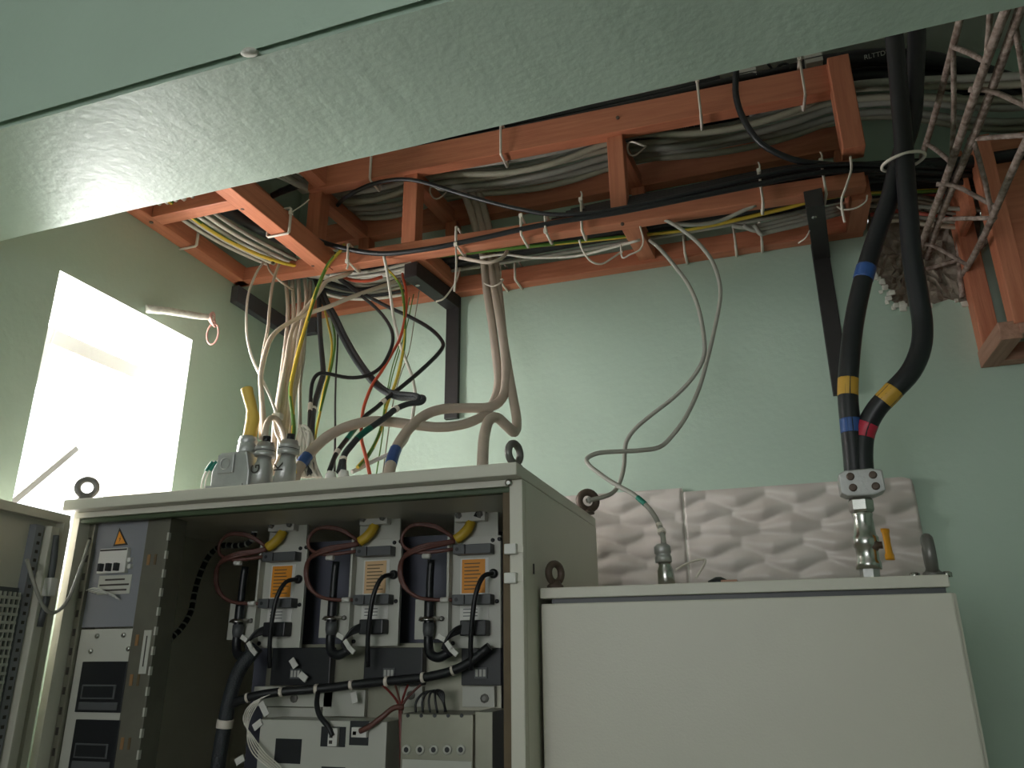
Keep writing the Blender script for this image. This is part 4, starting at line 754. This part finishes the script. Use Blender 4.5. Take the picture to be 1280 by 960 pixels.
lettered(356, 'round grey connector lettered K beside the taped hose', 'K', .06)
cable('beige_cable', [(331, 547, 1.463), (333, 532, 1.49), (338, 523, 1.55), (346, 524, 1.57), (352, 535, 1.58), (356, 548, 1.53), (359, 560, 1.468)], .0072, M_BEIGE, 'beige cable bowing between the two lettered connectors')
for i in range(4):
    cable('beige_cable', [(342+i*3, 520+i*2, 1.60), (345+i*4, 540, 1.58), (352+i*3, 560-i*3, 1.56), (340+i*9, 594, 1.55)], .0048, M_BEIGE, 'pale pinkish wire splaying out of the white clip', 'splayed wires behind the lettered connectors', 'wire', 6)
q = at(347, 521, 1.58); b = MB(); b.obox(Matrix.Translation(q), .026, .02, .018); tag(b.build('cable_clip', M_PLAST, bevel=.005), 'white clip gathering the beige drop cables', 'clip')
for i in range(6):
    a_ = i*1.05
    cable('white_wire', [(376+i*4, 597, 1.56), (372+i*3+4*math.sin(i*2), 574, 1.57), (371+i*3, 552-5*(i % 3), 1.58), (378+3*math.sin(i*1.7), 532+5*(i % 3), 1.6), (386+3*math.cos(i*2.3), 543+8*(i % 2), 1.6), (391+5*math.sin(i*3), 566+3*i, 1.585), (384+i*3.4, 597, 1.575)], .0040, M_WHITE, 'white wire doubled over beside the taped hose', 'white wire tangle beside the taped hose', 'wire', 7)
for k, (px, py, lb_) in enumerate(((412, 588, 'white cable gland left of its twin on the roof'), (428, 580, 'white cable gland beside the orange-red cable foot'))):
    q = at(px, 590, 1.535); b = MB(); t = thing('cable_gland', lb_, 'gland', (q.x, 1.535, zt1)); b.lathe(V(q.x, 1.535, zt1), (.1, 0, 1), [(0, .016), (.016, .016), (.017, .012), (.03, .012)], 6, sm=False); b.build('nut', M_PLAST, t)
    MB().lathe(V(q.x+.002, 1.535, zt1+.028), (.2, 0, 1), [(0, .012), (.010, .013), (.020, .009)], 12).build('cap', M_PLAST, t)
# ------------------------------------------------------------------ grey cables to the closed cabinet, connector
cable('grey_cable', [(812, 300, 2.18), (825, 311, 2.17), (843, 332, 2.17), (860, 355, 2.17), (872, 382, 2.17), (879, 415, 2.18), (880, 445, 2.18), (866, 472, 2.18), (842, 497, 2.18), (815, 518, 2.17), (795, 535, 2.16), (784, 550, 2.15), (781, 563, 2.14), (780, 582, 2.12), (775, 602, 2.1), (767, 615, 2.08), (755, 621, 2.06), (742, 624, 2.05), (733, 626, 2.05)], .0062, M_GREY, 'grey cable hanging in an S curve to the rear eye bolt', bands=[(.972, .985, M_INKW, 'cord', 1.6)])
cable('grey_cable', [(830, 274, 2.12), (848, 284, 2.11), (872, 303, 2.10), (890, 326, 2.09), (899, 352, 2.09), (900, 375, 2.09), (893, 412, 2.08), (884, 450, 2.06), (874, 485, 2.04), (858, 520, 2.02), (840, 545, 2.0), (824, 559, 1.98), (800, 563, 1.96), (781, 564, 1.95), (760, 565, 1.94), (745, 567, 1.93), (734, 573, 1.92), (736, 581, 1.91), (755, 596, 1.89), (774, 608, 1.87), (792, 618, 1.85), (811, 635, 1.83), (822, 652, 1.81), (828, 668, 1.79), (830, 682, 1.78)], .0060, M_GREY, 'grey cable looping down to the round connector on the closed cabinet', bands=[(.845, .865, M_TEAL, 'tape', 1.1), (.925, .935, M_TIE, 'sleeve', 1.25), (.945, .955, M_TIE, 'sleeve', 1.6)])
q = at(831, 690, 1.78); t = thing('round_connector', 'round steel connector standing on the closed cabinet roof', 'connector', (q.x, 1.78, c2z))
hz = at(830, 680, 1.78).z - c2z
MB().lathe((q.x, 1.78, c2z), (-.03, 0, 1), [(0, .020), (hz*.45, .018), (hz*.55, .014), (hz*.62, .0155)], 14).build('shell', M_STEEL, t)
MB().lathe((q.x-.004, 1.78, c2z+hz*.62), (-.03, 0, 1), [(0, .019), (hz*.12, .019), (hz*.13, .017), (hz*.18, .017), (hz*.19, .019), (hz*.32, .019), (hz*.38, .012)], 14).build('lock_ring', M_ALU, t)
# ------------------------------------------------------------------ thick black cables, clamp and valve
YV = 1.85
vx = at(1086, 712, YV).x
vt = thing('ball_valve', 'chrome ball valve assembly with clamp block on the closed cabinet roof', 'valve', (vx, YV, c2z))
base = V(vx, YV, c2z); top = at(1075, 622, YV); ax = (top-base); Lx = ax.length; d = ax.normalized()
zz = lambda py: (at(1080, py, YV)-base).dot(d)
MB().lathe(base, d, [(0, .020), (zz(700), .020)], 6, sm=False).build('foot_nut', M_ALU, vt)
MB().lathe(base, d, [(zz(712), .026), (zz(704), .026), (zz(700), .023), (zz(686), .023), (zz(683), .027), (zz(672), .027), (zz(669), .023), (zz(647), .020), (zz(643), .022), (zz(640), .019)], 18).build('valve_body', M_STEEL, vt)
MB().lathe(base, d, [(zz(641), .023), (zz(638), .026), (zz(626), .026), (zz(622), .021)], 6, sm=False).build('union_nut', M_STEEL, vt)
cpos = at(1076, 605, YV); cb_ = MB(); hw, hh_, dpt_ = .045, .029, .026
cb_.prism([V(cpos.x+x_*hw, YV-dpt_, cpos.z+z_*hh_) for x_, z_ in ((-.72, -1), (.5, -1.05), (1, -.75), (1, .8), (.5, 1), (-.72, .95), (-1, .7), (-1, -.75))], V(0, dpt_*2, 0)); clm = cb_.build('clamp_block', M_ALU, vt, bevel=.003)
for (dx, dz) in ((-.022, .013), (-.020, -.012), (.024, .013), (.026, -.012)): MB().lathe((cpos.x+dx, YV-dpt_, cpos.z+dz), (0, -1, 0), [(0, .0085), (.004, .0085), (.005, .006), (.005, .0045)], 12).build('bolt', M_IRONB, clm)
hp = at(1093, 682, YV-.01); MB().lathe(hp-V(.01, 0, 0), (1, -.2, 0), [(0, .012), (.016, .012), (.018, .008), (.026, .008)], 10).build('stem', M_IRONB, vt)
hb = MB(); h0 = at(1106, 661, YV-.02); h1 = at(1113, 700, YV-.02); hb.tube([h0, h0.lerp(h1, .3), h0.lerp(h1, .5), h0.lerp(h1, .7), h1], .012, 10, sub=4, flat=.45, radii=[1.05, .85, .8, .85, 1.1]); hb.build('handle', M_HANDLE, vt)
cable('power_cable', [(1069, 598, YV), (1067, 570, YV), (1063, 530, YV), (1060, 495, YV), (1062, 450, YV), (1068, 400, 1.86), (1080, 345, 1.87), (1097, 290, 1.88), (1112, 248, 1.88), (1124, 200, 1.88), (1140, 150, 1.89), (1144, 90, 1.9), (1146, 40, 1.9), (1143, 8, 1.9), (1120, -8, 1.95), (1060, 10, 2.02)], .0225, M_BLK, 'thick black power cable with blue tape running straight up', None, 'cable', 14, bands=[(.115, .145, M_BLUE, 'tape', 1.04), (.20, .235, M_YTAPE, 'tape', 1.04), (.395, .415, M_BLUE, 'tape', 1.05)])
cable('power_cable', [(1080, 598, YV), (1078, 570, YV), (1081, 540, YV), (1095, 512, YV-.01), (1115, 490, YV-.02), (1138, 465, YV-.02), (1151, 435, YV-.01), (1153, 405, YV), (1148, 370, YV), (1140, 320, YV), (1136, 270, YV), (1132, 220, YV), (1128, 160, YV), (1122, 90, YV), (1117, 40, YV), (1113, 8, YV), (1085, -12, 1.90), (1040, 0, 1.98)], .0225, M_BLK, 'thick black power cable with red tape bulging out to the right', None, 'cable', 14, bands=[(.105, .14, M_RTAPE, 'tape', 1.04), (.205, .245, M_YTAPE, 'tape', 1.04)])
# ------------------------------------------------------------------ cable ties
def loop_tie(c, xdir, hy_, hz_, label, group, w_=.0046, tail=(0, 0, 0), head=(0, -1, 1)):
    """nylon tie strapped round a rail: c centre, xdir along the rail, hy/hz half-sizes of the loop"""
    x = Vector(xdir).normalized(); z = V(0, 0, 1); z = (z-x*z.dot(x)).normalized(); y = z.cross(x)
    c = Vector(c); o_ = MB(); n = 20
    P = []
    for (a_, b_) in ((-1, -.9), (-1, 0), (-1, .9), (-.9, 1), (0, 1), (.9, 1), (1, .9), (1, 0), (1, -.9), (.9, -1), (0, -1), (-.9, -1)): P.append(c+y*a_*hy_+z*b_*hz_)
    o_.tube(P, w_, 6, 0, 1, True, flat=.75)
    o = o_.build('cable_tie', M_TIE); tag(o, label, 'cable tie', group)
    hp_ = c+y*head[1]*hy_+z*head[2]*hz_; MB().obox(Matrix.Translation(hp_), .012, .011, .013).build('head', M_TIE, o, bevel=.0015)
    if any(tail): q = MB(); q.tube([hp_, hp_+Vector(tail)*.5+V(.004, 0, 0), hp_+Vector(tail)], .0034, 6, 0, 3, flat=.5); q.build('tail', M_TIE, o)
    return o
def railpt(px): 
    q = at(px, 300, 2.08); return V(q.x, fy(q.x), 2.875)
fx = (FBR-FBL)
for (px, hd, tl) in ((440, -1, (.0, 0, -.03)), (572, -1, (0, -.005, -.17)), (652, 1, (0, 0, 0)), (682, -1, (0, 0, -.012))):
    q = at(px, {440: 330, 572: 308, 652: 295, 682: 290}[px], 2.05); loop_tie(V(q.x, fy(q.x)-.012, 2.876), fx, .045, .034, 'white cable tie round the lower front rail and its black cable', 'ties on the lower front rail', tail=tl, head=(0, -1, hd))
for (px, py) in ((725, 280), (952, 238), (1032, 222)):
    q = at(px, py, 2.05); loop_tie(V(q.x, fy(q.x), 2.893), fx, .034, .055, 'tall white cable tie standing proud over the black cables on the lower rail', 'tall ties on the lower front rail', tail=(.002, .0, .03), head=(0, -1, 1))
for px, py in ((467, 208), (627, 185), (874, 130), (1003, 98)):
    q = at(px, py, 2.05); loop_tie(V(q.x, 2.08+.02*(q.x+.5), 3.222), (1, .035, 0), .040, .066, 'white cable tie round the upper front rail', 'ties on the upper front rail')
for px, py in ((632, 355), (650, 352), (858, 322), (920, 312), (952, 305)):
    q = at(px, py, 2.37); loop_tie(V(q.x, 2.355, 2.88), (1, 0, 0), .044, .046, 'white cable tie round the lower rear rail', 'ties on the lower rear rail')
q = atz(346, 292, 2.848); loop_tie(V(-1.352, q.y, 2.887), (0, 1, 0), .040, .046, 'white cable tie round the inner rail of the side tray', None, tail=(.05, .02, .05), head=(0, -1, .6))
q = atz(235, 308, 2.85); loop_tie(V(XL+.03, q.y, 2.885), (0, 1, 0), .036, .040, 'white cable tie round the wall-side rail of the side tray', None)
for (px, py, lb_) in ((548, 240, 'pale tie wound round the left tray post crosspiece'), (796, 185, 'pale tie round the middle tray post')):
    q = at(px, py, 2.12); b = MB(); b.tube([q+V(.03*math.cos(t), .03*math.sin(t), .01*math.sin(2*t)) for t in [i*.63 for i in range(10)]], .003, 6, 0, 2, True); tag(b.build('cable_tie', M_TIE), lb_, 'cable tie')
cable('cable_tie', [(800, 283, 2.10), (804, 300, 2.1), (800, 312, 2.1), (788, 318, 2.1), (778, 322, 2.1), (776, 306, 2.1)], .0028, M_TIE, 'white cable tie hanging loose under the middle tray post', cat='cable tie', seg=6)
cable('cable_tie', [(724, 300, 2.08), (728, 312, 2.1), (738, 326, 2.12), (752, 330, 2.14), (766, 322, 2.16), (778, 314, 2.18)], .0034, M_TIE, 'white cable tie looping under the lower tier left of the middle post', cat='cable tie', seg=6)
cable('cable_tie', [(1063, 196, 2.07), (1064, 212, 2.06), (1058, 232, 2.06), (1052, 250, 2.07), (1054, 270, 2.09), (1056, 278, 2.1)], .0036, M_TIE, 'white cable tie hanging from the right end post', cat='cable tie', seg=6)
cable('cable_tie', [(1084, 244, 2.12), (1082, 252, 2.12), (1070, 260, 2.12), (1054, 262, 2.12), (1046, 258, 2.12)], .0026, M_TIE, 'white cable tie round the right end block', cat='cable tie', seg=6)
cable('cable_tie', [(1012, 262, 2.2), (1014, 280, 2.2), (1008, 296, 2.2), (998, 304, 2.22)], .0024, M_TIE, 'white cable tie tail below the right bracket arm', cat='cable tie', seg=6)
cable('cable_tie', [(575, 335, 2.2), (570, 352, 2.16), (556, 372, 2.14), (545, 377, 2.14)], .0030, M_TIE, 'pale tie round the left bracket arm', cat='cable tie', seg=6)
cable('cable_tie', [(607, 355, 2.17), (616, 358, 2.165), (626, 353, 2.17), (628, 349, 2.2), (616, 352, 2.24), (606, 353, 2.2), (607, 355, 2.17)], .0030, M_TIE, 'pale tie binding the hoses below the tray', cat='cable tie', seg=6)
P = []
cc_ = (at(1122, 202, YV)+at(1136, 202, 1.88))/2
for i in range(16):
    a_ = 2*math.pi*i/16; P.append(cc_+V(.050*math.cos(a_), .036*math.sin(a_), .006*math.cos(a_)))
b = MB(); b.tube(P, .0042, 6, 0, 2, True); tag(b.build('cable_tie', M_TIE), 'white cable tie binding the two thick power cables', 'cable tie')
# ------------------------------------------------------------------ stick with a looped wire on the left wall
s0, s1 = atx(180, 385, XL+.005), at(268, 398, 1.86)
s1 = atx(266, 397, XL+.10); s0 = atx(182, 386, XL+.004)
t = thing('wooden_peg', 'whitewashed wooden stick jutting from the wall beside the window', 'stick', s0)
b = MB(); b.tube([s0, s0.lerp(s1, .35)+V(0, 0, .002), s0.lerp(s1, .7)-V(0, 0, .001), s1], .0115, 9, sub=3, radii=[1.1, 1, .95, .85]); b.build('stick', mat('whitewashed_wood', srgb(222, 220, 208), .8, noise=.3, nscale=14, stretch=(1, 6, 6)), t)
pk = mat('pink_cord', srgb(206, 160, 150), .6)
t2 = thing('wire_loop', 'knotted pink wire loop hanging from the stick end', 'wire loop', s1-V(0, 0, .09))
b = MB()
for k in range(4): b.torus(s1+V(.003*k-.004, 0, -.006*k+.002), (1, .3, .2*k-.3), .016, .0030, 14, 6)
b.build('knot', pk, t2)
b = MB(); c0 = s1+V(.008, 0, -.058); yv = rt
b.tube([c0+rt*(.018*math.sin(a_))+V(0, 0, .036*math.cos(a_)) for a_ in [i*math.pi/8 for i in range(16)]], .0030, 7, 0, 2, True); b.build('loop', pk, t2)
print('objects', len(bpy.data.objects))
